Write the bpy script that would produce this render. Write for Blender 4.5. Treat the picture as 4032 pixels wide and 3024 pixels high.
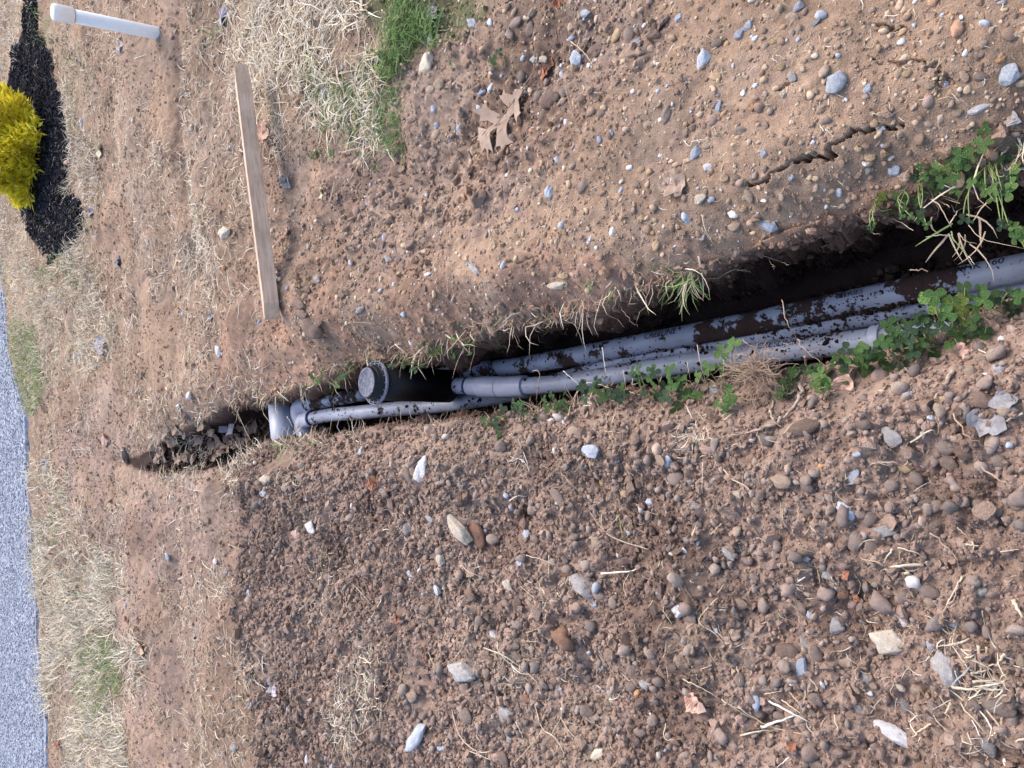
import bpy, math, random
import numpy as np
from mathutils import Vector, Matrix

random.seed(7)
RNG = np.random.RandomState(11)
scene = bpy.context.scene
for o in list(bpy.data.objects):
    bpy.data.objects.remove(o)

# ------------------------------------------------------------------ camera
F = 3104.0                      # focal length in photograph pixels (photo 4032 x 3024, taken sideways)
PITCH = math.radians(43.0)
CH = 1.5
CP, SP = math.cos(PITCH), math.sin(PITCH)
FWD = np.array([0, CP, -SP]); RIGHT = np.array([1.0, 0, 0]); UP = np.array([0, SP, CP])
CAM = np.array([0, 0, CH])
camd = bpy.data.cameras.new('camera')
camd.sensor_fit = 'HORIZONTAL'; camd.sensor_width = 36.0
camd.lens = 36.0 * F / 4032.0
camd.clip_start = 0.02; camd.clip_end = 400
cam = bpy.data.objects.new('camera', camd)
scene.collection.objects.link(cam)
cam.matrix_world = Matrix(((-UP[0], RIGHT[0], -FWD[0], CAM[0]),
                           (-UP[1], RIGHT[1], -FWD[1], CAM[1]),
                           (-UP[2], RIGHT[2], -FWD[2], CAM[2]),
                           (0, 0, 0, 1)))
scene.camera = cam

# ------------------------------------------------------------------ sky, sun, exposure
SUN_EL, SUN_AZ = math.radians(50), math.radians(40)     # azimuth measured from +Y (forward) towards +X (right)
world = bpy.data.worlds.new('World'); scene.world = world
world.use_nodes = True
wn = world.node_tree.nodes; wl = world.node_tree.links
bg = wn['Background']
sky = wn.new('ShaderNodeTexSky'); sky.sky_type = 'NISHITA'
sky.sun_disc = False; sky.sun_elevation = SUN_EL; sky.sun_rotation = SUN_AZ
sky.air_density = 1.0; sky.dust_density = 3.0; sky.ozone_density = 1.0
wl.new(sky.outputs[0], bg.inputs[0]); bg.inputs[1].default_value = 0.15
sd = bpy.data.lights.new('sun', 'SUN'); sd.energy = 0.9; sd.angle = math.radians(32); sd.color = (1.0, 0.86, 0.76)
sun = bpy.data.objects.new('sun', sd); scene.collection.objects.link(sun)
sdir = Vector((math.sin(SUN_AZ) * math.cos(SUN_EL), math.cos(SUN_AZ) * math.cos(SUN_EL), math.sin(SUN_EL)))
sun.rotation_euler = sdir.to_track_quat('Z', 'Y').to_euler()
scene.view_settings.view_transform = 'Standard'; scene.view_settings.look = 'None'
scene.view_settings.gamma = 1.0; scene.view_settings.exposure = 1.26
scene.view_settings.use_curve_mapping = False
scene.render.engine = 'CYCLES'
scene.cycles.max_bounces = 5; scene.cycles.diffuse_bounces = 3

# ------------------------------------------------------------------ photo <-> world (laying out the ground plan)
KD = 4032.0 / 2212.0            # "display" coordinates used for the plan
def ray(px, py):
    v = (2016.0 - px) / F; u = (1512.0 - py) / F
    return FWD + RIGHT * u + UP * v
def WP(px, py, z=0.0):
    d = ray(px, py); t = (z - CH) / d[2]
    return CAM + d * t
def WD(x, y, z=0.0):
    return WP(x * KD, y * KD, z)
def WY(px, py, Y):
    d = ray(px, py); t = Y / d[1]
    return CAM + d * t
def proj(X, Y, Z):
    dy, dz = Y, Z - CH
    dep = dy * CP - dz * SP
    v = (dy * SP + dz * CP) / dep; u = X / dep
    return (2016 - v * F) / KD, (1512 - u * F) / KD, dep     # display coordinates
def crop(c, r, x, y):
    return 1344.0 * c + x / 1.6458, 1008.0 * r + y / 1.6458

def inpoly(x, y, poly):
    x = np.asarray(x, float); y = np.asarray(y, float)
    ins = np.zeros(x.shape, bool); n = len(poly)
    for i in range(n):
        x1, y1 = poly[i]; x2, y2 = poly[(i + 1) % n]
        if y1 == y2: continue
        c = ((y1 > y) != (y2 > y)) & (x < (x2 - x1) * (y - y1) / (y2 - y1) + x1)
        ins ^= c
    return ins
def softpoly(X, Y, px, py, poly, amp=26, edge=0.9):
    nx = amp * (fbm(X, Y, 0.35, 4, 201, 0.6) + 0.5 * fbm(X, Y, 0.03, 2, 207)); ny = amp * (fbm(X, Y, 0.35, 4, 211, 0.6) + 0.5 * fbm(X, Y, 0.03, 2, 217))
    near = np.clip((px + 150) / 500.0, 0.25, 1.3)
    return inpoly(px + nx * near * 1.3, py + ny * near * 1.3, poly).astype(float)
def seg_dist(x, y, pl, closed=False):
    best = np.full(x.shape, 1e9); bx = np.zeros(x.shape); by = np.zeros(x.shape)
    n = len(pl)
    for i in range(n if closed else n - 1):
        ax, ay = pl[i][0], pl[i][1]; cx, cy = pl[(i + 1) % n][0], pl[(i + 1) % n][1]
        dx, dy = cx - ax, cy - ay
        t = np.clip(((x - ax) * dx + (y - ay) * dy) / (dx * dx + dy * dy + 1e-12), 0, 1)
        qx, qy = ax + t * dx, ay + t * dy
        d = np.hypot(x - qx, y - qy); m = d < best
        best[m] = d[m]; bx[m] = qx[m]; by[m] = qy[m]
    return best, bx, by
def sstep(a, b, v):
    t = np.clip((v - a) / (b - a), 0, 1); return t * t * (3 - 2 * t)

_tab = RNG.rand(256, 256).astype(np.float32)
def vnoise(x, y, sc, seed=0):
    x = x / sc + seed * 17.31 + 500; y = y / sc + seed * 9.73 + 500
    xi = np.floor(x).astype(int); yi = np.floor(y).astype(int)
    fx = x - xi; fy = y - yi
    fx = fx * fx * fx * (fx * (fx * 6 - 15) + 10); fy = fy * fy * fy * (fy * (fy * 6 - 15) + 10)
    a = _tab[xi & 255, yi & 255]; b = _tab[(xi + 1) & 255, yi & 255]
    c = _tab[xi & 255, (yi + 1) & 255]; d = _tab[(xi + 1) & 255, (yi + 1) & 255]
    return (a * (1 - fx) + b * fx) * (1 - fy) + (c * (1 - fx) + d * fx) * fy - 0.5
def fbm(x, y, sc, oct=4, seed=0, gain=0.5):
    r = 0; a = 1.0
    for k in range(oct):
        cs, sn = math.cos(k * 1.1), math.sin(k * 1.1)
        r = r + a * vnoise(x * cs - y * sn, x * sn + y * cs, sc / 2 ** k, seed + k * 3)
        a *= gain
    return r

# ------------------------------------------------------------------ ground plan (display coordinates of the photograph)
R_LIP = [(3600, -120), (2700, 150), (2330, 300), (2212, 352), (2130, 385), (2060, 405), (1960, 445), (1900, 468), (1820, 490), (1750, 512), (1660, 548),
         (1600, 575), (1500, 612), (1400, 640), (1320, 668), (1230, 697), (1140, 712), (1050, 730), (950, 764), (880, 776),
         (800, 768), (730, 802), (650, 838), (600, 852), (540, 868), (480, 880), (420, 915), (360, 948), (310, 972), (262, 990), (235, 998)]
L_LIP = [(245, 1004), (285, 1018), (335, 1034), (400, 1032), (470, 1015), (525, 975), (590, 958), (690, 950), (760, 938), (860, 925), (960, 918), (1060, 905),
         (1130, 888), (1200, 872), (1300, 858), (1400, 850), (1500, 838), (1600, 815), (1700, 800), (1800, 790), (1900, 765), (2000, 735), (2100, 690),
         (2212, 640), (2330, 570), (2700, 330), (3600, 30)]
R_W = [WD(x, y - (12 if 1000 < x < 2100 else 0), -0.03)[:2] for x, y in R_LIP]
L_W = [WD(x, y, float(np.interp(x, [450, 900], [0.0, 0.02])))[:2] for x, y in L_LIP]
T_POLY = R_W + L_W
PILE_D = [(528, 985), (536, 1100), (545, 1250), (552, 1400), (560, 1500), (565, 1659), (575, 1900), (900, 2600), (3600, 2600), (3600, 100), (2330, 590),
          (2212, 665), (2000, 760), (1800, 812), (1600, 838), (1400, 872), (1200, 892), (1060, 930), (860, 948), (690, 975), (600, 985)]
PILE_W = [WD(x, y, 0.05)[:2] for x, y in PILE_D]
ROAD_D = [(-60, 380), (-30, 480), (0, 565), (15, 660), (22, 760), (42, 840), (58, 900), (62, 1000), (66, 1090), (74, 1140), (70, 1190), (82, 1300), (84, 1400), (98, 1470), (104, 1560), (104, 1660), (112, 1800), (125, 2100)]
ROAD_W = [WD(x, y, 0.0)[:2] for x, y in ROAD_D]
MULCH_D = [(62, 0), (58, 60), (22, 130), (8, 200), (-30, 260), (-30, 380), (40, 415), (50, 470), (70, 515), (88, 548), (140, 552), (168, 505), (168, 455), (150, 400), (152, 330), (140, 260), (128, 200), (108, 140), (90, 60), (82, -40), (60, -40)]
CRACK_D = [(1665, 412), (1700, 408), (1722, 398), (1745, 378), (1768, 356), (1800, 352), (1830, 355), (1850, 335), (1872, 312), (1895, 300), (1930, 292), (1968, 291)]
CRACK_W = [WD(x, y)[:2] for x, y in CRACK_D]
CRK2 = [[(1915, 155), (1950, 160), (1990, 163), (2030, 168), (2070, 185), (2085, 200)], [(1770, 190), (1745, 205), (1735, 215)],
        [(1155, 582), (1180, 572), (1200, 562), (1225, 566)], [(900, 622), (902, 600), (915, 590), (940, 590)], [(1905, 80), (1950, 85), (1990, 95)], [(1000, 750), (960, 700)],
        [(780, 500), (770, 540), (790, 570)], [(640, 560), (655, 600), (650, 640)]]
CRK2_W = [[WD(x, y)[:2] for x, y in c] for c in CRK2]

def terrain(X, Y):
    """height of the ground before the trench is dug, plus masks"""
    px, py, dep = proj(X, Y, np.zeros_like(X))
    ahead = dep > 0.3
    z = 0.024 * fbm(X, Y, 0.45, 3, 1) + 0.022 * fbm(X, Y, 0.17, 4, 5, .55)
    gully = softpoly(X, Y, px, py, [(880, 100), (1250, 60), (1500, 60), (1300, 300), (1150, 420), (980, 560), (740, 640), (640, 640), (600, 500), (760, 400)], 70)
    z = z + gully * (np.abs(fbm(X, Y, 0.07, 3, 240, .6)) * 0.028 - 0.006)
    z = z + (0.006 * fbm(X, Y, 0.045, 3, 9) + 0.0022 * fbm(X, Y, 0.010, 2, 31))
    # spoil heap of loose soil on the left of the trench
    d, _, _ = seg_dist(X, Y, PILE_W, True)
    sdp = np.where(inpoly(X, Y, PILE_W), d, -d)
    edge = sstep(980, 1060, py) * sstep(700, 600, px)
    heap = edge * sstep(-0.012, 0.020, sdp + 0.10 * fbm(X, Y, 0.45, 4, 3, .55)) + (1 - edge) * sstep(-0.02, 0.10, sdp + 0.02 * fbm(X, Y, 0.12, 2, 3))
    lump = np.abs(fbm(X, Y, 0.075, 3, 40)) * 0.040 + np.abs(fbm(X, Y, 0.025, 3, 44, .6)) * 0.016 + fbm(X, Y, 0.008, 2, 48) * 0.003
    z = z + 0.030 * heap * np.exp(-sdp / 0.25) * edge
    z = z + heap * (0.060 + 0.035 * fbm(X, Y, 0.35, 2, 6) + lump)
    # hollow behind the heap
    z = z - 0.060 * np.exp(-((sdp + 0.08) / 0.10) ** 2) * sstep(0.0, -0.02, sdp) * sstep(960, 1080, py)
    # wheel ruts / ledges on the far ground
    def ridge(pl, w, a):
        pw = [WD(x, y)[:2] for x, y in pl]
        dd, _, _ = seg_dist(X, Y, pw)
        return a * np.exp(-(dd / w) ** 2)
    z = z + ridge([(440, 0), (445, 200), (470, 400), (510, 560), (545, 700)], 0.17, 0.06)
    z = z - ridge([(372, -60), (385, 150), (392, 300), (405, 420), (432, 520), (440, 560)], 0.07, 0.05)
    z = z + ridge([(290, 0), (300, 250), (330, 500), (350, 700), (370, 850)], 0.30, 0.05)
    z = z - ridge([(235, 150), (240, 500), (262, 750)], 0.13, 0.04)
    z = z + ridge([(455, 1050), (460, 1300), (475, 1700)], 0.16, 0.055)
    z = z - ridge([(375, 1150), (380, 1400), (395, 1700)], 0.10, 0.035)
    z = z + ridge([(300, 1100), (320, 1700)], 0.25, 0.04)
    z = z + ridge([(640, 640), (760, 690), (900, 690), (1050, 650), (1250, 600), (1500, 545), (1700, 470)], 0.11, 0.050)
    z = z + ridge([(1250, 330), (1500, 280), (1800, 260), (2212, 180)], 0.35, 0.045) - ridge([(700, 350), (900, 420), (1000, 330), (1180, 160), (1400, 60)], 0.14, 0.035)
    z = z - ridge([(600, 520), (610, 640), (640, 720)], 0.05, 0.02)
    # hollows
    for hx, hy, r, a in [(403, 400, .10, .03), (432, 530, .13, .07), (428, 575, .09, .05), (620, 700, .06, .03), (1010, 330, .10, .03), (1190, 210, .12, .03), (420, 1180, .10, .04),
                         (1085, 1160, .09, .06), (1190, 985, .05, .05), (1150, 1120, .06, .05), (1030, 1080, .05, .03), (1690, 1330, .08, .03), (2030, 990, .06, .03), (760, 1180, .07, .03), (1290, 1010, .05, .03), (1690, 1540, .06, .03), (1115, 985, .07, .03), (1700, 700, .05, 0), (1420, 1180, .12, .02), (1660, 1230, .1, .02), (1840, 1380, .1, .015)]:
        c = WD(hx, hy)
        z = z - a * np.exp(-((X - c[0]) ** 2 + (Y - c[1]) ** 2) / r ** 2)
    # cracks in the dried crust
    jx = 0.020 * fbm(X, Y, 0.035, 4, 60, 0.65); jy = 0.020 * fbm(X, Y, 0.035, 4, 66, 0.65)
    dd, qx, qy = seg_dist(X + jx, Y + jy, CRACK_W)
    wv = -0.0008 + 0.0036 * np.clip(1.2 - np.abs(qy - CRACK_W[5][1]) / 0.16, 0, 1)
    crack = sstep(wv + 0.003, wv - 0.002, dd)
    for c in CRK2_W:
        d2, _, _ = seg_dist(X + jx, Y + jy, c); crack = np.maximum(crack, 0.25 * sstep(0.003, 0.0005, d2))
    z = z - 0.045 * crack + 0.008 * np.exp(-(dd / 0.06) ** 2)
    m = dict(px=px, py=py, heap=heap, sdp=sdp, crack=crack, ahead=ahead)
    return z, m

def full_height(X, Y):
    z, m = terrain(X, Y)
    lip = R_W[::1] + L_W
    jx = 0.026 * fbm(X, Y, 0.10, 3, 70, .4); jy = 0.026 * fbm(X, Y, 0.10, 3, 76, .4)
    d, bx, by = seg_dist(X + jx, Y + jy, lip)
    ins = inpoly(X + jx, Y + jy, T_POLY)
    far = sstep(3.15, 3.45, Y); far2 = sstep(3.6, 4.6, Y)
    D = 0.40 * (1 - far) + far * (0.27 * (1 - far2) + 0.025 * far2)
    w = 0.055
    right = X > np.interp(Y, [p[1] for p in R_W][1:], [p[0] for p in R_W][1:])
    rough = 0.016 * np.abs(fbm(X, Y, 0.06, 3, 610, .6)) * np.exp(-d / 0.15)
    z = z + np.where(right & (Y > 0.1), sstep(4.4, 3.2, Y) * (0.065 * sstep(0.0, 0.20, d) - 0.018 + rough), 0)
    drop = sstep(0, w, d)
    zi = z * (1 - drop) + drop * (-D + 0.35 * z)
    zo = z - 0.028 * np.exp(-d / 0.05) * (1 - 0.3 * m['heap'])
    zi = zi - 0.028 * (1 - drop)
    zo = zo - ins * 0
    out = np.where(ins, zi, zo)
    # lowered bed for the road
    ov = (jx * 0 + 1)
    inr = inpoly(X, Y, ROAD_W + [(-60.0, ROAD_W[-1][1] - 1), (-60, 300.0), (60, 300.0), (60, ROAD_W[0][1] + 30)])
    out = np.where(inr, -0.05, out)
    ux = (bx - X - jx) / (d + 1e-6); uy = (by - Y - jy) / (d + 1e-6)
    sh = np.where(ins, 0.065 * np.clip((D - 0.07) / 0.33, 0, 1) * sstep(0.008, w, d) * sstep(0.13, 0.06, d), 0)
    wr = np.where(ins, sstep(0, .3, drop) * sstep(1.02, .9, drop), 0) * (0.055 * fbm(Y + 3, out * 1.3, 0.07, 4, 500) + 0.02 * fbm(Y, out, 0.016, 2, 505))
    sh = (sh + wr) * sstep(3.9, 3.4, Y)
    m.update(ins=ins, d=d, inr=inr, drop=np.where(ins, drop, 0), sx=ux * sh, sy=uy * sh)
    return out, m

# fan shaped grid, fine where the ground is near
def rowys():
    ys = [0.10]
    while ys[-1] < 8.6: ys.append(ys[-1] + 0.0026 + 0.0023 * max(ys[-1] - 0.3, 0))
    near = np.array([-12, -6, -3, -2, -1.4, -1.0, -0.7, -0.5, -0.35, -0.25, -0.16, -0.1, -0.05, 0, 0.05])
    farr = [9.0, 9.6, 10.5, 12, 14, 17, 21, 27, 36, 50, 80, 130, 200]
    return np.concatenate([near, ys, farr])
YS = rowys()
TS = np.concatenate([-np.array([60, 30, 15, 8, 5, 3.5, 2.6, 2.0, 1.6, 1.35, 1.2, 1.1, 1.04]), np.linspace(-1, 1, 900), np.array([1.04, 1.1, 1.2, 1.35, 1.6, 2, 2.6, 3.5, 5, 8, 15, 30, 60])])
def wid(y): return 0.72 + 0.385 * np.clip(y, 0, 400)
XX = TS[None, :] * wid(YS)[:, None]; YY = np.repeat(YS[:, None], len(TS), 1)
HZ, HM = full_height(XX, YY)
def hgt(x, y):
    x = np.atleast_1d(np.asarray(x, float)); y = np.atleast_1d(np.asarray(y, float))
    j = np.clip(np.searchsorted(YS, y) - 1, 0, len(YS) - 2); fy = np.clip((y - YS[j]) / (YS[j + 1] - YS[j]), 0, 1)
    t = x / wid(y); i = np.clip(np.searchsorted(TS, t) - 1, 0, len(TS) - 2); fx = np.clip((t - TS[i]) / (TS[i + 1] - TS[i]), 0, 1)
    return (HZ[j, i] * (1 - fx) + HZ[j, i + 1] * fx) * (1 - fy) + (HZ[j + 1, i] * (1 - fx) + HZ[j + 1, i + 1] * fx) * fy
def hit(px, py, zmin=-9):
    """first point of the ground under a point of the plan"""
    d = ray(px, py); t0 = (0.25 - CH) / d[2]; t1 = (-0.5 - CH) / d[2]
    t = np.linspace(t0, t1, 500); P = CAM[None] + d[None] * t[:, None]
    below = P[:, 2] <= hgt(P[:, 0], P[:, 1])
    k = int(np.argmax(below)) if below.any() else 499
    p = P[k].copy()
    if p[2] < zmin: p = CAM + d * ((zmin - CH) / d[2])
    return p

# ------------------------------------------------------------------ mesh helpers
def npmesh(name, V, Fc, mat, col=None, smooth=True, parent=None):
    V = np.asarray(V, np.float32).reshape(-1, 3); Fc = np.asarray(Fc, np.int32); k = Fc.shape[1]
    me = bpy.data.meshes.new(name)
    me.vertices.add(len(V)); me.vertices.foreach_set('co', V.ravel())
    me.loops.add(Fc.size); me.loops.foreach_set('vertex_index', Fc.ravel())
    me.polygons.add(len(Fc)); me.polygons.foreach_set('loop_start', np.arange(0, Fc.size, k, dtype=np.int32))
    me.polygons.foreach_set('loop_total', np.full(len(Fc), k, np.int32))
    me.polygons.foreach_set('use_smooth', np.full(len(Fc), bool(smooth)))
    if col is not None:
        a = me.color_attributes.new('col', 'FLOAT_COLOR', 'POINT')
        c = np.ones((len(V), 4), np.float32); c[:, :3] = col
        a.data.foreach_set('color', c.ravel())
    me.update(calc_edges=True)
    if mat: me.materials.append(mat)
    o = bpy.data.objects.new(name, me); scene.collection.objects.link(o)
    if parent: o.parent = parent
    return o
def tag(o, label=None, cat=None, group=None, kind=None):
    if label: o['label'] = label
    if cat: o['category'] = cat
    if group: o['group'] = group
    if kind: o['kind'] = kind
    return o
def empty(name, loc, label, cat, group=None):
    o = bpy.data.objects.new(name, None); scene.collection.objects.link(o); o.location = loc
    o.empty_display_size = 0.05
    return tag(o, label, cat, group)

# ------------------------------------------------------------------ materials
def mat_base(name, rough=0.9, spec=0.2):
    m = bpy.data.materials.new(name); m.use_nodes = True
    b = m.node_tree.nodes['Principled BSDF']
    b.inputs['Roughness'].default_value = rough; b.inputs['Specular IOR Level'].default_value = spec
    return m, m.node_tree.nodes, m.node_tree.links, b
def add_noise(n, l, scale, detail=4, rough=0.6, coord='Object', seedv=None):
    tc = n.new('ShaderNodeTexCoord'); nz = n.new('ShaderNodeTexNoise')
    nz.inputs['Scale'].default_value = scale; nz.inputs['Detail'].default_value = detail; nz.inputs['Roughness'].default_value = rough
    l.new(tc.outputs[coord], nz.inputs['Vector']); return nz
def ramp(n, l, src, stops):
    r = n.new('ShaderNodeValToRGB'); e = r.color_ramp.elements
    while len(e) < len(stops): e.new(0.5)
    for k, (p, c) in enumerate(stops):
        e[k].position = p; e[k].color = (c[0], c[1], c[2], 1)
    l.new(src, r.inputs[0]); return r
def mixc(n, l, fac, a, b, mode='MIX'):
    x = n.new('ShaderNodeMix'); x.data_type = 'RGBA'; x.blend_type = mode
    for s, v in ((0, fac), (6, a), (7, b)):
        if hasattr(v, 'links'): l.new(v, x.inputs[s])
        elif s == 0: x.inputs[0].default_value = v
        else: x.inputs[s].default_value = (v[0], v[1], v[2], 1)
    return x.outputs[2]
def bump(n, l, b, src, dist, strength=1.0):
    bm = n.new('ShaderNodeBump'); bm.inputs['Distance'].default_value = dist; bm.inputs['Strength'].default_value = strength
    l.new(src, bm.inputs['Height']); l.new(bm.outputs[0], b.inputs['Normal'])
def G(v): return (v, v, v)

def m_attr(name, sc=(60, 420), amt=0.35, bd=0.0015, rough=0.95, spec=0.1, trans=0.0):
    m, n, l, b = mat_base(name, rough, spec)
    at = n.new('ShaderNodeAttribute'); at.attribute_name = 'col'
    n1 = add_noise(n, l, sc[0], 5, 0.65); n2 = add_noise(n, l, sc[1], 3, 0.6)
    r1 = ramp(n, l, n1.outputs['Fac'], [(0.3, G(1 - amt)), (0.7, G(1 + amt))])
    r2 = ramp(n, l, n2.outputs['Fac'], [(0.3, G(1 - amt)), (0.7, G(1 + amt))])
    c = mixc(n, l, 1.0, at.outputs['Color'], r1.outputs[0], 'MULTIPLY'); c = mixc(n, l, 1.0, c, r2.outputs[0], 'MULTIPLY')
    l.new(c, b.inputs['Base Color'])
    if bd: bump(n, l, b, n2.outputs['Fac'], bd)
    if trans:
        tr = n.new('ShaderNodeBsdfTranslucent'); l.new(c, tr.inputs['Color']); ms = n.new('ShaderNodeMixShader'); ms.inputs[0].default_value = trans
        l.new(b.outputs[0], ms.inputs[1]); l.new(tr.outputs[0], ms.inputs[2]); l.new(ms.outputs[0], n['Material Output'].inputs['Surface'])
    return m
M_SOIL = m_attr('soil', (35, 330), 0.22, 0.004)
M_GRAV = m_attr('gravel', (90, 700), 0.22, 0.0012, 0.85, 0.25)
M_STRAW = m_attr('dry_grass', (40, 300), 0.2, 0, 0.8, 0.2)
M_GREEN = m_attr('green_blade', (40, 300), 0.2, 0, 0.6, 0.3, 0.3)

def m_stone(name, ca, cb, dust=(0.235, 0.172, 0.142), dlev=0.5, rough=0.8, cc=None):
    m, n, l, b = mat_base(name, rough, 0.25)
    n1 = add_noise(n, l, 1.9, 7, 0.72); n2 = add_noise(n, l, 1.3, 6, 0.75); n3 = add_noise(n, l, 11, 4, 0.7)
    st = [(0.35, ca), (0.6, cb)] + ([(0.72, cc)] if cc else [])
    r = ramp(n, l, n1.outputs['Fac'], st)
    dm = ramp(n, l, n2.outputs['Fac'], [(dlev, G(0)), (dlev + 0.1, G(1))])
    c = mixc(n, l, dm.outputs[0], r.outputs[0], dust)
    oi = n.new('ShaderNodeObjectInfo'); rr = ramp(n, l, oi.outputs['Random'], [(0, G(0.8)), (1, G(1.2))])
    c = mixc(n, l, 1.0, c, rr.outputs[0], 'MULTIPLY')
    r3 = ramp(n, l, n3.outputs['Fac'], [(0.3, G(0.82)), (0.7, G(1.16))])
    c = mixc(n, l, 1.0, c, r3.outputs[0], 'MULTIPLY')
    l.new(c, b.inputs['Base Color'])
    ad = n.new('ShaderNodeMath'); ad.operation = 'ADD'; l.new(n1.outputs['Fac'], ad.inputs[0]); l.new(n3.outputs['Fac'], ad.inputs[1])
    bump(n, l, b, ad.outputs[0], 0.0035)
    return m
STONE = {
    'blue':  (m_stone('blue_grey_stone', (0.36, 0.39, 0.44), (0.54, 0.57, 0.63), dlev=0.62, cc=(0.78, 0.79, 0.82)), 'blue-grey'),
    'slate': (m_stone('slate_stone', (0.26, 0.30, 0.37), (0.38, 0.42, 0.50), dlev=0.62), 'slate-blue'),
    'white': (m_stone('white_stone', (0.50, 0.50, 0.52), (0.72, 0.70, 0.69), dlev=0.60), 'whitish'),
    'cream': (m_stone('cream_stone', (0.50, 0.42, 0.32), (0.70, 0.62, 0.50), dlev=0.58), 'cream'),
    'ochre': (m_stone('ochre_stone', (0.42, 0.29, 0.17), (0.57, 0.42, 0.26), dlev=0.60), 'ochre'),
    'orange':(m_stone('orange_stone', (0.42, 0.21, 0.10), (0.55, 0.31, 0.16), dlev=0.60), 'orange'),
    'tan':   (m_stone('tan_stone', (0.34, 0.25, 0.18), (0.46, 0.35, 0.26), dlev=0.54), 'tan'),
    'brown': (m_stone('brown_stone', (0.24, 0.18, 0.15), (0.33, 0.26, 0.215), dlev=0.50), 'dusty brown'),
    'grey':  (m_stone('grey_stone', (0.30, 0.28, 0.27), (0.44, 0.42, 0.40), dlev=0.54, cc=(0.5, 0.48, 0.46)), 'grey'),
    'pink':  (m_stone('pink_stone', (0.36, 0.23, 0.18), (0.46, 0.32, 0.27), dlev=0.56), 'pinkish'),
    'rust':  (m_stone('rust_stone', (0.20, 0.11, 0.07), (0.32, 0.18, 0.12), dlev=0.56), 'rust-brown'),
    'clod':  (m_stone('soil_clod', (0.16, 0.105, 0.08), (0.25, 0.165, 0.12), dlev=0.45), 'brown'),
}
# ------------------------------------------------------------------ ground
def zone_colour(X, Y, m):
    """real colour of the soil: tan dry crust, browner loose soil, reddish subsoil, thatch"""
    tan = np.array([0.325, 0.225, 0.158]); loose = np.array([0.285, 0.203, 0.160]); red = np.array([0.33, 0.205, 0.145]); moist_shade = np.array([0.050, 0.033, 0.027])
    thatch = np.array([0.33, 0.26, 0.18]); black = np.array([0.014, 0.014, 0.018]); grn = np.array([0.12, 0.15, 0.06])
    px, py = m['px'], m['py']; sh = X.shape
    c = np.broadcast_to(tan, sh + (3,)).copy()
    def mix(c, k, w): return c * (1 - w[..., None]) + k * w[..., None]
    c = mix(c, loose, np.maximum(np.clip(m['heap'], 0, 1) * 0.95, 0.9 * sstep(-0.11, -0.05, m['sdp']) * (X < np.interp(Y, [p[1] for p in L_W][::-1], [p[0] for p in L_W][::-1]) + 0.05)))
    # darker loose soil at the upper middle
    w = softpoly(X, Y, px, py, [(900, 0), (1500, 0), (1480, 130), (1250, 300), (1100, 480), (880, 640), (620, 500), (600, 300), (900, 290)], 90)
    w = w * np.clip(0.55 + 1.4 * fbm(X, Y, 0.18, 4, 81), 0, 1); c = mix(c, loose * 0.95, w)
    w = softpoly(X, Y, px, py, [(170, 860), (520, 930), (560, 1000), (540, 1200), (380, 1700), (100, 1700), (70, 1000)], 90) * np.clip(0.6 + 1.3 * fbm(X, Y, 0.3, 4, 84), 0, 1)
    c = mix(c, loose * 1.15, w)
    w = softpoly(X, Y, px, py, [(590, 600), (700, 600), (1250, 600), (1600, 480), (1950, 400), (1950, 480), (1600, 600), (1250, 720), (900, 800), (600, 850), (450, 850)], 60) * np.clip(0.9 + 1.2 * fbm(X, Y, 0.12, 3, 87), 0, 1)
    c = mix(c, red, w * 0.8)
    w = np.maximum.reduce([softpoly(X, Y, px, py, q, 50) for q in (DG1, STRIP1, STRIP2, STRIP3)])
    c = mix(c, thatch, w * np.clip(0.55 + 1.3 * fbm(X, Y, 0.15, 3, 90), 0, 0.9))
    w = softpoly(X, Y, px, py, DG2, 40); c = mix(c, grn * 0.7, w * 0.8)
    c = mix(c, loose * 0.7, sstep(0.02, 0.0, m['d']) * (~m['ins']) * 0.0)
    wet = sstep(0.10, 0.36, fbm(X, Y, 0.30, 5, 520, .62)) * sstep(-0.1, 0.02, m['sdp']); c = mix(c, np.array([0.135, 0.090, 0.072]), 0.62 * wet)
    wet2 = sstep(0.16, 0.4, fbm(X, Y, 0.26, 5, 530, .62)) * (1 - sstep(-0.1, 0.02, m['sdp'])); c = mix(c, np.array([0.19, 0.128, 0.098]), 0.6 * wet2)
    pale = sstep(0.12, 0.4, fbm(X, Y, 0.33, 4, 540, .6)); c = mix(c, np.array([0.33, 0.245, 0.19]), 0.6 * pale)
    # moist subsoil exposed in the trench, its colour darkened with depth to add shade
    c = mix(c, np.array([0.21, 0.135, 0.10]), sstep(0.0, 0.12, m['drop']) * 0.8); c = mix(c, moist_shade, sstep(0.16, 0.55, m['drop']))
    c = mix(c, loose * 0.55, m['crack'] * 0.8)
    w = inpoly(px + 6 * fbm(X, Y, .2, 3, 99) / 1, py, MULCH_D).astype(float); c = mix(c, black, w)
    v = fbm(X, Y, 0.25, 4, 93); c = c * (1 + 0.35 * v)[..., None]
    v = fbm(X, Y, 0.015, 2, 95); c = c * (1 + 0.25 * v)[..., None]
    return np.clip(c, 0.004, 0.9)
DG1 = [(508, -80), (830, -80), (790, 10), (830, 60), (890, 110), (915, 130), (920, 280), (900, 310), (860, 300), (760, 285), (640, 262), (575, 250), (545, 190), (520, 120)]
DG2 = [(795, -80), (1085, -80), (1062, 30), (1040, 75), (1000, 100), (975, 118), (900, 125), (835, 70)]
GM = [(690, 130), (800, 110), (905, 150), (918, 280), (880, 305), (780, 300), (700, 240)]
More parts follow.
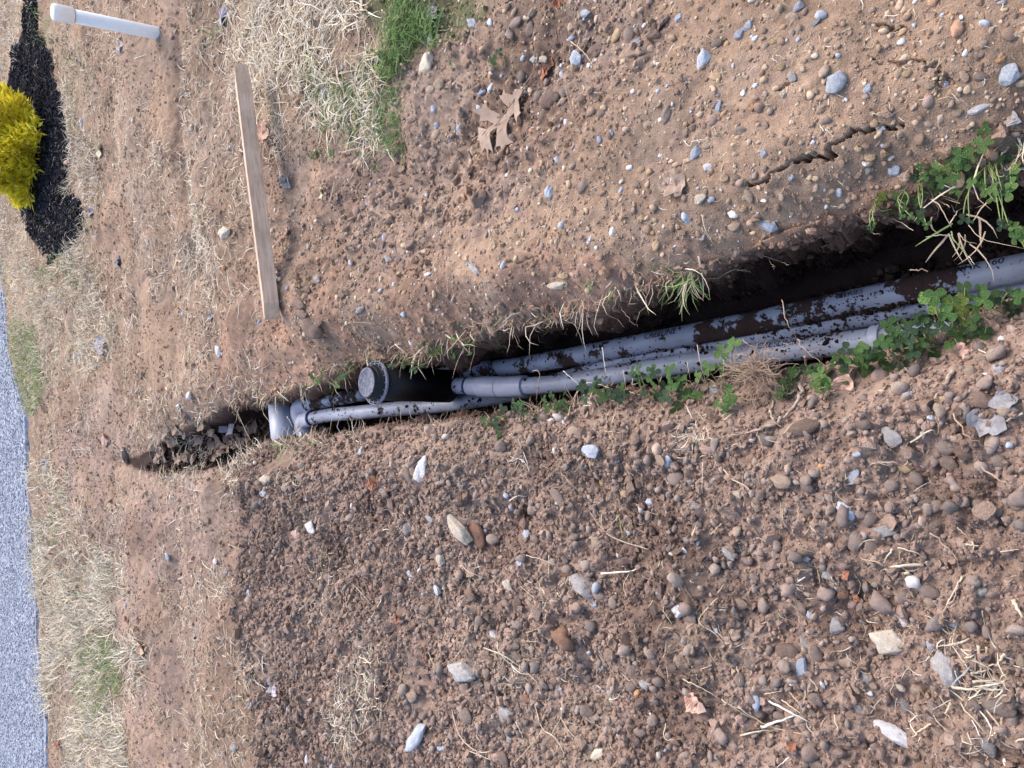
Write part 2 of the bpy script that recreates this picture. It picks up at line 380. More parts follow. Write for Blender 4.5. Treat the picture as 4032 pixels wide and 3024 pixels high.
STRIP1 = [(84, -40), (125, -40), (150, 60), (170, 140), (178, 220), (195, 310), (205, 420), (195, 560), (240, 640), (250, 740), (180, 800), (120, 850), (62, 890), (44, 835), (24, 755), (16, 655), (0, 560), (0, 480), (-20, 430), (38, 430), (70, 540), (120, 560), (165, 505), (168, 455), (158, 400), (156, 320), (142, 250), (128, 180), (110, 120), (94, 50)]
STRIP2 = [(-60, -60), (70, -60), (55, 60), (20, 130), (0, 210), (-60, 260)]
STRIP3 = [(68, 1000), (120, 1010), (180, 1120), (260, 1230), (262, 1400), (255, 1520), (290, 1660), (290, 1760), (104, 1760), (104, 1560), (84, 1400), (74, 1140)]

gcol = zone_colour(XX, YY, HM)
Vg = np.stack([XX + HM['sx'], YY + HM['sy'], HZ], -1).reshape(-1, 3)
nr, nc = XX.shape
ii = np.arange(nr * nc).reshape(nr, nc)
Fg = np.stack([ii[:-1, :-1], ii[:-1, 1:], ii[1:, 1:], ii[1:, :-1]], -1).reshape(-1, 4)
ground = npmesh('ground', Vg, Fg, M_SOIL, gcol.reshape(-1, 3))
tag(ground, kind='structure')

# ------------------------------------------------------------------ road
m, n, l, b = mat_base('road_asphalt', 0.85, 0.2)
n1 = add_noise(n, l, 2.0, 4, 0.6); n2 = add_noise(n, l, 45, 3, 0.8)
vo = n.new('ShaderNodeTexVoronoi'); vo.inputs['Scale'].default_value = 42
tc = n.new('ShaderNodeTexCoord'); l.new(tc.outputs['Object'], vo.inputs['Vector'])
c1 = ramp(n, l, vo.outputs['Color'], [(0.15, (0.17, 0.19, 0.235)), (0.5, (0.25, 0.275, 0.335)), (0.85, (0.36, 0.39, 0.46))])
c2 = ramp(n, l, n2.outputs['Fac'], [(0.3, G(0.62)), (0.7, G(1.4))]); c3 = ramp(n, l, n1.outputs['Fac'], [(0.3, G(0.86)), (0.7, G(1.12))])
c = mixc(n, l, 1, c1.outputs[0], c2.outputs[0], 'MULTIPLY'); c = mixc(n, l, 1, c, c3.outputs[0], 'MULTIPLY'); l.new(c, b.inputs['Base Color'])
bump(n, l, b, vo.outputs['Distance'], 0.006)
M_ROAD = m
rw = [(ROAD_W[0][0] + 30, ROAD_W[0][1] + 9)] + [tuple(p) for p in ROAD_W]
xs = np.concatenate([np.linspace(-30, ROAD_W[-1][0], 10)[:-1], np.linspace(ROAD_W[-1][0], ROAD_W[0][0], 500), [ROAD_W[0][0] + 30]])
ex = [p[0] for p in rw][::-1]; ey = [p[1] for p in rw][::-1]
e = np.interp(xs, ex, ey) + 0.045 * fbm(xs, xs * 0, 0.25, 4, 120) + 0.02 * fbm(xs, xs * 0, 0.05, 3, 124)
cols = [0, 0.03, 0.15, 0.5, 1, 2, 4, 8, 20, 60, 150]
V = np.stack([np.repeat(xs[:, None], len(cols), 1), e[:, None] + np.array(cols)[None], np.repeat(np.array([[-0.035] + [0.012] * 1 + [0.016] * (len(cols) - 2)]), len(xs), 0)], -1)
ix = np.arange(len(xs) * len(cols)).reshape(len(xs), len(cols))
Fr = np.stack([ix[:-1, :-1], ix[1:, :-1], ix[1:, 1:], ix[:-1, 1:]], -1).reshape(-1, 4)
tag(npmesh('road', V, Fr, M_ROAD, smooth=False), kind='structure')

# ------------------------------------------------------------------ tubes and lathes
def frames(P):
    P = np.asarray(P, float); T = np.gradient(P, axis=0); T /= np.linalg.norm(T, axis=1)[:, None] + 1e-12
    up = np.array([0, 0, 1.0]) if abs(T[0, 2]) < 0.9 else np.array([1.0, 0, 0])
    N = []; nprev = np.cross(np.cross(T[0], up), T[0])
    for t in T:
        v = nprev - t * np.dot(nprev, t); v /= np.linalg.norm(v) + 1e-12; N.append(v); nprev = v
    N = np.array(N); B = np.cross(T, N); return P, T, N, B
def smooth_path(pts, k=14):
    pts = np.asarray(pts, float)
    if len(pts) < 3: 
        t = np.linspace(0, 1, k)[:, None]; return pts[0] * (1 - t) + pts[-1] * t
    q = np.vstack([2 * pts[0] - pts[1], pts, 2 * pts[-1] - pts[-2]]); out = []
    for i in range(1, len(q) - 2):
        for s in np.linspace(0, 1, k, endpoint=False):
            out.append(0.5 * ((2 * q[i]) + (-q[i - 1] + q[i + 1]) * s + (2 * q[i - 1] - 5 * q[i] + 4 * q[i + 1] - q[i + 2]) * s * s + (-q[i - 1] + 3 * q[i] - 3 * q[i + 1] + q[i + 2]) * s ** 3))
    out.append(q[-2]); return np.array(out)
def tube_vf(P, R, sides=8, cap=True, squash=1.0):
    P, T, N, B = frames(P); n_ = len(P); R = np.broadcast_to(np.asarray(R, float), (n_,))
    a = np.linspace(0, 2 * math.pi, sides, endpoint=False)
    ring = np.cos(a)[None, :, None] * N[:, None] * squash + np.sin(a)[None, :, None] * B[:, None]
    V = (P[:, None] + ring * R[:, None, None]).reshape(-1, 3)
    ix = np.arange(n_ * sides).reshape(n_, sides); nx = np.roll(ix, -1, 1)
    Fq = np.stack([ix[:-1], nx[:-1], nx[1:], ix[1:]], -1).reshape(-1, 4)
    tri = np.stack([Fq[:, [0, 1, 2]], Fq[:, [0, 2, 3]]], 1).reshape(-1, 3)
    if cap:
        V = np.vstack([V, P[0], P[-1]]); c0, c1 = n_ * sides, n_ * sides + 1
        tri = np.vstack([tri, np.stack([nx[0], ix[0], np.full(sides, c0)], -1), np.stack([ix[-1], nx[-1], np.full(sides, c1)], -1)])
    return V, tri
def tube(name, P, R, mat, sides=24, parent=None, squash=1.0, smooth=True):
    V, T_ = tube_vf(P, R, sides, True, squash); o = npmesh(name, V, T_, mat, None, smooth, parent)
    if parent: o.matrix_parent_inverse = Matrix.Translation(parent.location).inverted()
    return o
def lathe(name, p0, axis, prof, mat, sides=40, parent=None, smooth=True):
    """prof: list of (distance along axis, radius); sharp corners are kept by doubled points"""
    axis = np.asarray(axis, float); axis = axis / np.linalg.norm(axis)
    h = np.array([1.0, 0, 0]) if abs(axis[0]) < 0.8 else np.array([0, 1.0, 0]); N = np.cross(axis, h); N /= np.linalg.norm(N); B = np.cross(axis, N)
    V = []; a = np.linspace(0, 2 * math.pi, sides, endpoint=False)
    for (s, r) in prof:
        V.append(np.asarray(p0)[None] + axis[None] * s + r * (np.cos(a)[:, None] * N + np.sin(a)[:, None] * B))
    V = np.vstack(V); ix = np.arange(len(prof) * sides).reshape(len(prof), sides); nx = np.roll(ix, -1, 1)
    Fq = np.stack([ix[:-1], nx[:-1], nx[1:], ix[1:]], -1).reshape(-1, 4)
    o = npmesh(name, V, Fq, mat, None, smooth, parent)
    if parent: o.matrix_parent_inverse = Matrix.Translation(parent.location).inverted()
    return o

def m_pipe(name, base, mud_lo, mud_hi, mudscale=9, speck=0.62, wiped=()):
    m, n, l, b = mat_base(name, 0.42, 0.4)
    n1 = add_noise(n, l, mudscale, 9, 0.72); n2 = add_noise(n, l, 75, 6, 0.75); n3 = add_noise(n, l, 14, 4, 0.5)
    ad = n.new('ShaderNodeMath'); ad.operation = 'MULTIPLY_ADD'; l.new(n2.outputs['Fac'], ad.inputs[0]); ad.inputs[1].default_value = 0.28; l.new(n1.outputs['Fac'], ad.inputs[2])
    src = ad.outputs[0]
    for y0, y1, amt_ in wiped:                                     # stretches where the mud is rubbed thin and the print shows
        tcw = n.new('ShaderNodeTexCoord'); sp_ = n.new('ShaderNodeSeparateXYZ'); l.new(tcw.outputs['Object'], sp_.inputs[0])
        s1 = n.new('ShaderNodeMath'); s1.operation = 'SUBTRACT'; l.new(sp_.outputs[1], s1.inputs[0]); s1.inputs[1].default_value = (y0 + y1) / 2
        s2 = n.new('ShaderNodeMath'); s2.operation = 'ABSOLUTE'; l.new(s1.outputs[0], s2.inputs[0])
        s3 = n.new('ShaderNodeMapRange'); s3.inputs['From Min'].default_value = abs(y1 - y0) / 2 * .8; s3.inputs['From Max'].default_value = abs(y1 - y0) / 2 * 1.3; s3.inputs['To Min'].default_value = amt_; s3.inputs['To Max'].default_value = 0.0
        l.new(s2.outputs[0], s3.inputs[0]); s4 = n.new('ShaderNodeMath'); s4.operation = 'SUBTRACT'; l.new(src, s4.inputs[0]); l.new(s3.outputs[0], s4.inputs[1]); src = s4.outputs[0]
    r = ramp(n, l, src, [(mud_lo, G(0)), (mud_hi, G(1))])
    r2 = ramp(n, l, n2.outputs['Fac'], [(speck, G(0)), (speck + 0.02, G(1))])
    mx = n.new('ShaderNodeMath'); mx.operation = 'MAXIMUM'; l.new(r.outputs[0], mx.inputs[0]); l.new(r2.outputs[0], mx.inputs[1])
    film = ramp(n, l, n3.outputs['Fac'], [(0.35, base), (0.75, tuple(v * 0.72 + w * 0.1 for v, w in zip(base, (0.3, 0.2, 0.15))))])
    mudc = ramp(n, l, n2.outputs['Fac'], [(0.3, (0.040, 0.022, 0.018)), (0.7, (0.085, 0.05, 0.04))])
    c = mixc(n, l, mx.outputs[0], film.outputs[0], mudc.outputs[0]); l.new(c, b.inputs['Base Color'])
    rg = ramp(n, l, mx.outputs[0], [(0, G(0.4)), (1, G(0.95))]); l.new(rg.outputs[0], b.inputs['Roughness'])
    bump(n, l, b, mx.outputs[0], 0.003)
    return m
PV = (0.46, 0.515, 0.635)
M_PA = m_pipe('muddy_grey_plastic', PV, 0.665, 0.674, 12, 0.635, [(WP(2740, 0, -.33)[1], WP(2530, 0, -.33)[1], .11), (WP(4032, 0, -.33)[1], WP(3780, 0, -.33)[1], .06), (WP(3300, 0, -.33)[1], WP(2790, 0, -.33)[1], -.06), (WP(3760, 0, -.33)[1], WP(3560, 0, -.33)[1], -.05)])
M_PB = m_pipe('spattered_grey_plastic', PV, 0.74, 0.75, 12, 0.63, [(WP(3140, 0, -.33)[1], WP(2960, 0, -.33)[1], .11)])
M_PC = m_pipe('dirty_grey_plastic', (0.30, 0.31, 0.36), 0.66, 0.69, 12, 0.62)
M_PD = m_pipe('clean_grey_plastic', (0.58, 0.62, 0.72), 0.80, 0.82, 9, 0.65)
M_PF = m_pipe('pale_blue_plastic', (0.42, 0.48, 0.60), 0.86, 0.9, 9, 0.72)
m, n, l, b = mat_base('blue_primer', 0.4, 0.4); b.inputs['Base Color'].default_value = (0.01, 0.03, 0.16, 1); M_PRIM = m
m, n, l, b = mat_base('pipe_print', 0.6, 0.2); b.inputs['Base Color'].default_value = (0.02, 0.022, 0.045, 1); M_INK = m
m, n, l, b = mat_base('white_plastic', 0.35, 0.5)
n1 = add_noise(n, l, 14, 5, 0.6); rr = ramp(n, l, n1.outputs['Fac'], [(0.35, (0.90, 0.88, 0.85)), (0.8, (0.80, 0.77, 0.73))]); l.new(rr.outputs[0], b.inputs['Base Color']); M_WHITE = m
m, n, l, b = mat_base('black_plastic', 0.5, 0.35)
n1 = add_noise(n, l, 60, 5, 0.7); rr = ramp(n, l, n1.outputs['Fac'], [(0.62, (0.0045, 0.0045, 0.006)), (0.80, (0.022, 0.02, 0.018))]); l.new(rr.outputs[0], b.inputs['Base Color']); M_BLACK = m
m, n, l, b = mat_base('dusty_black_plastic', 0.8, 0.2)
n1 = add_noise(n, l, 70, 6, 0.75); rr = ramp(n, l, n1.outputs['Fac'], [(0.30, (0.06, 0.065, 0.085)), (0.55, (0.14, 0.15, 0.19)), (0.68, (0.34, 0.33, 0.36))]); l.new(rr.outputs[0], b.inputs['Base Color'])
bump(n, l, b, n1.outputs['Fac'], 0.002); M_DUSTB = m

m, n, l, b = mat_base('pale_rib_plastic', 0.6, 0.4)  # paler grey than the black tube, for the collar ring and ribs
n1 = add_noise(n, l, 80, 5, 0.7); rr = ramp(n, l, n1.outputs['Fac'], [(0.3, (0.10, 0.11, 0.14)), (0.65, (0.26, 0.27, 0.33))]); l.new(rr.outputs[0], b.inputs['Base Color']); M_RIB = m

def pipe_text(name, body, path, s0, rad, height, ang, mat, parent, flip=False):
    """lettering laid on the curved surface of a pipe"""
    cu = bpy.data.curves.new(name, 'FONT'); cu.body = body; cu.size = 1.0; cu.resolution_u = 2
    to = bpy.data.objects.new(name, cu); scene.collection.objects.link(to)
    dg = bpy.context.evaluated_depsgraph_get(); me = bpy.data.meshes.new_from_object(to.evaluated_get(dg))
    bpy.data.objects.remove(to)
    import bmesh
    bm = bmesh.new(); bm.from_mesh(me); bmesh.ops.triangulate(bm, faces=bm.faces)
    bmesh.ops.subdivide_edges(bm, edges=bm.edges, cuts=1); bm.to_mesh(me); bm.free()
    P, T, N, B = frames(path); L = np.concatenate([[0], np.cumsum(np.linalg.norm(np.diff(P, axis=0), axis=1))])
    for v in me.vertices:
        s = s0 + v.co.x * height; a = ang + (v.co.y - 0.35) * height / rad
        p = np.array([np.interp(s, L, P[:, k]) for k in range(3)])
        i = min(int(np.searchsorted(L, s)), len(L) - 1); t = T[i]
        upv = np.array([0, 0, 1.0]); side = np.cross(t, upv); side /= np.linalg.norm(side); upn = np.cross(side, t)
        q = p + (rad + 0.0016) * (math.cos(a) * upn - math.sin(a) * side)
        v.co = q
    me.materials.clear(); me.materials.append(mat)
    o = bpy.data.objects.new(name, me); scene.collection.objects.link(o); o.parent = parent
    o.matrix_parent_inverse = Matrix.Translation(parent.location).inverted()
    return o
def pts3(lst): return [WP(x, y, z) for x, y, z in lst]

# near pipe lying against the right wall
pa = smooth_path(pts3([(1205, 1592, -0.20), (1390, 1559, -0.245), (1600, 1510, -0.32), (1825, 1461, -0.342), (2070, 1436, -0.342), (2688, 1324, -0.34), (3300, 1203, -0.34), (3600, 1140, -0.34), (4032, 1054, -0.34), (4500, 960, -0.34), (5400, 780, -0.34)]), 16)
A = empty('drain_pipe', pa[-1], 'muddy grey plastic pipe with black lettering lying against the dark far wall of the trench', 'pipe', 'grey pipes in the trench')
tube('pipe_body', pa, 0.0305, M_PA, 40, A)
LA = np.concatenate([[0], np.cumsum(np.linalg.norm(np.diff(pa, axis=0), axis=1))])
def s_at(path, L, px, z):
    w = WP(px, 0, z); return float(L[int(np.argmin(np.abs(path[:, 1] - w[1])))])
pipe_text('lettering', 'CRESLINE', pa, s_at(pa, LA, 2545, -0.33), 0.0305, 0.026, 0.52, M_INK, A)
pipe_text('lettering', 'SERIES', pa, s_at(pa, LA, 3330, -0.33), 0.0305, 0.020, 0.62, M_INK, A)
pipe_text('lettering', 'NHK 160', pa, s_at(pa, LA, 3760, -0.33), 0.0305, 0.024, 0.70, M_INK, A)

pb = smooth_path(pts3([(1800, 1519, -0.262), (1960, 1524, -0.282), (2070, 1521, -0.296), (2260, 1503, -0.322), (2688, 1434, -0.34), (3000, 1392, -0.34), (3250, 1362, -0.34), (3520, 1330, -0.34), (4032, 1262, -0.345), (4500, 1190, -0.345)]), 16)
B_ = empty('drain_pipe', pb[-1], 'spattered grey pipe nearest the clover, joined to the black riser by two couplings', 'pipe', 'grey pipes in the trench')
tube('pipe_body', pb, 0.0290, M_PB, 40, B_)
LB = np.concatenate([[0], np.cumsum(np.linalg.norm(np.diff(pb, axis=0), axis=1))])
pipe_text('lettering', 'CRESLINE', pb, s_at(pb, LB, 2985, -0.33), 0.0290, 0.025, 0.66, M_INK, B_)
def on_path(path, L, s):
    p = np.array([np.interp(s, L, path[:, k]) for k in range(3)]); i = min(int(np.searchsorted(L, s)), len(L) - 1); i = max(i, 1)
    t = path[i] - path[i - 1]; return p, t / np.linalg.norm(t)
sA = 0.0; sB = s_at(pb, LB, 2075, -0.33); sC = s_at(pb, LB, 2100, -0.33); sD = s_at(pb, LB, 2165, -0.33)
p, t = on_path(pb, LB, sA); p2, t2 = on_path(pb, LB, s_at(pb, LB, 1962, -0.33))
def collar(name, path, L, x0, x1, z, r, mat, par, prims=()):
    s0, s1 = s_at(path, L, x0, z), s_at(path, L, x1, z); p, t = on_path(path, L, s0)
    q, _ = on_path(path, L, s1); ax = q - p; ln = float(np.linalg.norm(ax))
    return lathe(name, p, ax, [(0.0, r * 0.80), (0, r * 0.985), (0.002, r), (ln - 0.002, r), (ln, r * 0.985), (ln, r * 0.80)], mat, 44, par)
M_FIT = m_pipe('fitting_plastic', (0.56, 0.61, 0.74), 0.85, 0.87, 9, 0.70)
collar('coupling', pb, LB, 1848, 1895, -0.265, 0.0335, M_FIT, B_)
collar('primer_ring', pb, LB, 1840, 1848, -0.265, 0.0318, M_PRIM, B_)
collar('coupling', pb, LB, 1895, 1962, -0.275, 0.0375, M_FIT, B_)
collar('primer_ring', pb, LB, 1962, 1968, -0.285, 0.0352, M_PRIM, B_)
collar('coupling', pb, LB, 1968, 2062, -0.29, 0.0360, M_FIT, B_)
collar('coupling', pb, LB, 3440, 3475, -0.34, 0.0345, M_FIT, B_)

pc = smooth_path(pts3([(1215, 1650, -0.20), (1300, 1634, -0.20), (1400, 1626, -0.205), (1550, 1611, -0.26), (1700, 1600, -0.325), (1900, 1572, -0.362), (2100, 1530, -0.375), (2300, 1470, -0.378), (2500, 1408, -0.378), (2790, 1364, -0.376), (3100, 1303, -0.374), (3350, 1256, -0.374), (3800, 1165, -0.38), (4500, 1030, -0.38)]), 16)
Cc = empty('drain_pipe', pc[-1], 'pale plastic pipe running under the black riser and between the other two pipes', 'pipe', 'grey pipes in the trench')
tube('pipe_body', pc, 0.0285, M_PB, 40, Cc)
LC = np.concatenate([[0], np.cumsum(np.linalg.norm(np.diff(pc, axis=0), axis=1))])

# elbows at the far end of the trench
E1 = empty('pipe_elbow', pc[0], 'pale plastic elbow with a dark blue glue ring at the end of the left pipe', 'pipe fitting', 'elbows at the far end of the trench')
p, t = on_path(pc, LC, 0.0)
t = -t
e0 = p - t * 0.035
el = smooth_path([e0, p + t * 0.015, p + t * 0.055 + np.array([-0.015, 0, -0.004]), p + t * 0.072 + np.array([-0.06, -0.012, -0.012]), p + t * 0.065 + np.array([-0.13, -0.03, -0.03])], 10)
tube('elbow_body', el, 0.0365, M_FIT, 36, E1)
lathe('primer_ring', e0 - t * 0.007, t, [(0, 0.030), (0, 0.0345), (0.008, 0.0345), (0.008, 0.03)], M_PRIM, 40, E1)
q = el[-1]; dq = el[-1] - el[-2]; dq /= np.linalg.norm(dq)
lathe('primer_ring', q, dq, [(0, 0.028), (0, 0.0335), (0.007, 0.0335), (0.007, 0.028)], M_PRIM, 40, E1)
tube('outlet_stub', [q, q + dq * 0.16], 0.0290, M_PD, 32, E1)
lathe('screw_plug', WP(1196, 1712, -0.17), (0, 0.1, 1), [(0, 0.014), (0.016, 0.014), (0.017, 0.012), (0.017, 0.0)], M_FIT, 6, E1, False)
E2 = empty('pipe_elbow', pa[0], 'pale plastic elbow with a dark blue glue ring beside the cross pipe, half buried', 'pipe fitting', 'elbows at the far end of the trench')
p, t = on_path(pa, LA, 0.0); t = -t
e0 = p - t * 0.02
el2 = smooth_path([e0, p + t * 0.015, p + t * 0.05 + np.array([-0.012, 0, 0]), p + t * 0.066 + np.array([-0.05, -0.005, -0.01]), p + t * 0.06 + np.array([-0.11, -0.02, -0.03])], 10)
tube('elbow_body', el2, 0.0365, M_FIT, 36, E2)
lathe('primer_ring', e0 - t * 0.007, t, [(0, 0.030), (0, 0.0345), (0.008, 0.0345), (0.008, 0.03)], M_PRIM, 40, E2)
# stub standing in the soil behind the left pipe
s0 = WP(1278, 1672, -0.27); s1 = WP(1290, 1775, -0.20)
st_ = empty('pipe_stub', s1, 'short dull grey pipe stub beneath the pale pipe with the elbow', 'pipe')
tube('stub_body', [s0, s1, s1 + (s1 - s0) * 0.4], 0.026, M_PC, 32, st_)
lathe('stub_collar', s1 * 0.55 + s0 * 0.45, s1 - s0, [(0, 0.024), (0, 0.0295), (0.03, 0.0295), (0.03, 0.024)], M_PC, 32, st_)

# the wide cross pipe
f0 = WP(1098, 1440, -0.15); f1 = WP(1128, 1840, -0.15); fs = WP(1105, 1592, -0.15)
Fp = empty('cross_pipe', f1, 'wide pale blue-grey pipe crossing the trench at its narrow far end', 'pipe')
tube('pipe_body', [fs, f1], 0.055, M_PF, 56, Fp)
tube('pipe_bell', [f0, fs], 0.0595, M_PC, 56, Fp)

# black riser with its ribbed collar and cap
rb = WP(1806, 1521, -0.292); rb = rb + np.array([0, 0.057, 0])
rt = WY(1432, 1505, rb[1] + 0.005)
ax = rt - rb; hgt_r = float(np.linalg.norm(ax)); axn = ax / hgt_r
R_ = empty('riser_pipe', rb, 'black plastic standing riser with ribbed collar and dusty grey screw cap', 'riser pipe')
lathe('riser_tube', rb, axn, [(0, 0.050), (0, 0.0600), (hgt_r - 0.035, 0.0590), (hgt_r - 0.035, 0.05)], M_BLACK, 64, R_)
lathe('collar_flange', rb + axn * (hgt_r - 0.054), axn, [(0, 0.057), (0, 0.068), (0.003, 0.0738), (0.007, 0.0738), (0.009, 0.0738), (0.009, 0.0715), (0.004, 0.0705), (0.004, 0.0600), (0.012, 0.0590), (0.012, 0.056)], M_BLACK, 64, R_)
lathe('collar_ring', rb + axn * (hgt_r - 0.054), axn, [(0.004, 0.0722), (0.0125, 0.0722), (0.0125, 0.0744), (0.004, 0.0744)], M_RIB, 64, R_)
h_ = np.array([1.0, 0, 0]); N_ = np.cross(axn, h_); N_ /= np.linalg.norm(N_); B2 = np.cross(axn, N_)
def box_vf(c, u, v, w, a, b_, c_):
    V = [c + su * a * u + sv * b_ * v + sw * c_ * w for su in (-1, 1) for sv in (-1, 1) for sw in (-1, 1)]
    Q = [(0, 1, 3, 2), (4, 6, 7, 5), (0, 4, 5, 1), (2, 3, 7, 6), (0, 2, 6, 4), (1, 5, 7, 3)]
    return np.array(V), np.array(Q)
for k in range(16):
    a = 2 * math.pi * k / 16; rd = math.cos(a) * N_ + math.sin(a) * B2; tg = np.cross(axn, rd)
    V, Q = box_vf(rb + axn * (hgt_r - 0.054 + 0.0085) + rd * 0.0660, rd, tg, axn, 0.0062, 0.0013, 0.0040)
    o = npmesh('rib', V, Q, M_RIB, None, False, R_); o.matrix_parent_inverse = Matrix.Translation(R_.location).inverted()
for k in range(16):
    a = 2 * math.pi * (k + 0.5) / 16; rd = math.cos(a) * N_ + math.sin(a) * B2; tg = np.cross(axn, rd)
    V, Q = box_vf(rb + axn * (hgt_r - 0.054 + 0.0075) + rd * 0.0662, rd, tg, axn, 0.0012, 0.0095, 0.0026)
    o = npmesh('rib', V, Q, M_RIB, None, False, R_); o.matrix_parent_inverse = Matrix.Translation(R_.location).inverted()
hb = rb + axn * (hgt_r - 0.038)
capo = lathe('cap', hb, axn, [(0, 0.0590), (0.014, 0.0560), (0.0145, 0.0545), (0.016, 0.0535), (0.0265, 0.0520), (0.028, 0.0505)], M_BLACK, 64, R_)
cf = lathe('cap_face', hb, axn, [(0.0275, 0.0507), (0.0290, 0.0490), (0.0290, 0.0440), (0.0280, 0.0430), (0.0278, 0.0)], M_DUSTB, 64, R_)

# standing white pipe
wb = hit(618, 130); wt = WY(205, 46, wb[1] + 0.02); wc = WY(288, 62, wb[1] + 0.017)
W_ = empty('standing_pipe', wb, 'bright white capped plastic pipe standing upright beyond the wooden stake', 'pipe')
tube('pipe_body', [wb - (wt - wb) * 0.25, wb, wt], 0.0335, M_WHITE, 48, W_)
ax = wt - wc; ln = float(np.linalg.norm(ax))
lathe('end_cap', wc, ax, [(0, 0.033), (0, 0.0405), (0.002, 0.0415), (ln * 0.8, 0.0415), (ln * 0.95, 0.039), (ln, 0.034), (ln + 0.004, 0.02), (ln + 0.005, 0)], M_WHITE, 48, W_)
axu = ax / ln
m, n, l, b = mat_base('grey_seam', 0.7, 0.2); b.inputs['Base Color'].default_value = (0.25, 0.28, 0.36, 1)
lathe('seam_ring', wc - axu * 0.004, axu, [(0, 0.033), (0, 0.0365), (0.005, 0.0365), (0.005, 0.033)], m, 48, W_)

# wooden stake lying on the soil
m, n, l, b = mat_base('weathered_wood', 0.8, 0.2)
tc = n.new('ShaderNodeTexCoord'); mp = n.new('ShaderNodeMapping'); mp.inputs['Scale'].default_value = (1.0, 14, 14); l.new(tc.outputs['Object'], mp.inputs[0])
nz = n.new('ShaderNodeTexNoise'); nz.inputs['Scale'].default_value = 9; nz.inputs['Detail'].default_value = 6; nz.inputs['Roughness'].default_value = 0.65; l.new(mp.outputs[0], nz.inputs['Vector'])
r1 = ramp(n, l, nz.outputs['Fac'], [(0.25, (0.40, 0.27, 0.19)), (0.5, (0.60, 0.43, 0.32)), (0.75, (0.70, 0.54, 0.42))])
n2 = add_noise(n, l, 9, 5, 0.65); r2 = ramp(n, l, n2.outputs['Fac'], [(0.35, G(0.78)), (0.62, G(1.05))])
c = mixc(n, l, 1, r1.outputs[0], r2.outputs[0], 'MULTIPLY'); l.new(c, b.inputs['Base Color']); bump(n, l, b, nz.outputs['Fac'], 0.0015); M_WOOD = m
k0 = hit(948, 262); k1 = hit(1072, 1252)
def along(p, z):                                             # the same sight line, at another height
    dd_ = p - CAM; return CAM + dd_ * ((z - CH) / dd_[2])
for _ in range(6):                                           # let it rest on the highest lumps beneath it
    f_ = np.linspace(0, 1, 60)[:, None]; ln_ = k0 * (1 - f_) + k1 * f_
    gap = max(float((hgt(ln_[:, 0], ln_[:, 1] + o_) - ln_[:, 2]).max()) for o_ in (-.02, 0, .02)) + 0.019
    k0 = along(k0, k0[2] + gap); k1 = along(k1, k1[2] + gap)
LS = float(np.linalg.norm(k1 - k0)); s_ = 0.0275
import bmesh
bm = bmesh.new(); secs = [(0.0, 0.10, 0.9), (0.055, 0.92, 0.0), (0.09, 1.0, 0.0)] + [(q_, 1.0, 0) for q_ in np.linspace(0.15, LS - 0.1, 14)] + [(LS - 0.05, 0.98, 0), (LS - 0.0, 0.42, -0.35)]
rings = []
for (x_, w_, off) in secs:
    wob = 0.0012 * math.sin(x_ * 9)
    rings.append([bm.verts.new((x_, (y_ * s_ * w_) + off * s_ * (0.6 if x_ < 0.01 else 1) + wob, z_ * s_ * (1 if x_ > 0.01 else 0.85))) for y_, z_ in ((-1, -1), (1, -1), (1, 1), (-1, 1))])
for a_, b2 in zip(rings[:-1], rings[1:]):
    for k in range(4): bm.faces.new((a_[k], a_[(k + 1) % 4], b2[(k + 1) % 4], b2[k]))
bm.faces.new(rings[0][::-1]); bm.faces.new(rings[-1]); bmesh.ops.recalc_face_normals(bm, faces=bm.faces)
bmesh.ops.bevel(bm, geom=[e_ for e_ in bm.edges], offset=0.0016, segments=2, affect='EDGES')
me = bpy.data.meshes.new('wooden_stake'); bm.to_mesh(me); bm.free(); me.materials.append(M_WOOD)
stake = bpy.data.objects.new('wooden_stake', me); scene.collection.objects.link(stake)
xd = Vector((k1 - k0)).normalized(); zd = Vector((0, 0.38, 1)).normalized(); yd = zd.cross(xd).normalized(); zd = xd.cross(yd)
stake.matrix_world = Matrix(((xd.x, yd.x, zd.x, k0[0]), (xd.y, yd.y, zd.y, k0[1]), (xd.z, yd.z, zd.z, k0[2]), (0, 0, 0, 1)))
tag(stake, 'weathered square wooden stake with a sawn point lying across the bare soil', 'wooden stake')
# ------------------------------------------------------------------ labels: what stands nearest in the photograph
MARKS = [('the white standing pipe', 225, 40), ('the yellow shrub', 60, 320), ('the black mulch', 110, 280), ('the stake point', 515, 150), ('the middle of the stake', 552, 400), ('the sawn stake end', 590, 690),
         ('the black riser', 830, 830), ('the wide cross pipe', 610, 905), ('the big oak leaf', 1115, 250), ('the green grass patch', 900, 60), ('the top of the jagged crack', 1930, 300), ('the foot of the jagged crack', 1720, 395),
         ('the large round blue-grey stone', 1805, 178), ('the pipe couplings', 1040, 835), ('the root tangle', 1640, 790), ('the forked bark twig', 1690, 900), ('the tall clover', 2020, 660), ('the heart-shaped cream rock', 1920, 1385),
         ('the lowest straw bundle', 1680, 1550), ('the pale four-sided rock', 1263, 1267), ('the long pale slab', 903, 1590), ('the two-tone rock', 990, 1140), ('the mottled rock by the trench', 910, 1015),
         ('the white-faced rock', 1925, 1570), ('the grey oak leaf', 2140, 915), ('the lilac leaf', 485, 30), ('the pink leaf', 572, 285), ('the road edge', 100, 1300), ('the peach-coloured leaf', 305, 1400), ('the long bare ledge', 545, 1300), ('the white straw tangle', 780, 1500),
         ('the curved thick straw', 1010, 1590), ('the pair of brown cobbles', 1865, 1175), ('the upper clover clump', 2110, 380), ('the small yellow leaf', 695, 420), ('the grass tuft on the lip', 1490, 610), ('the flat brown rock', 2040, 1440)]
USED = {}
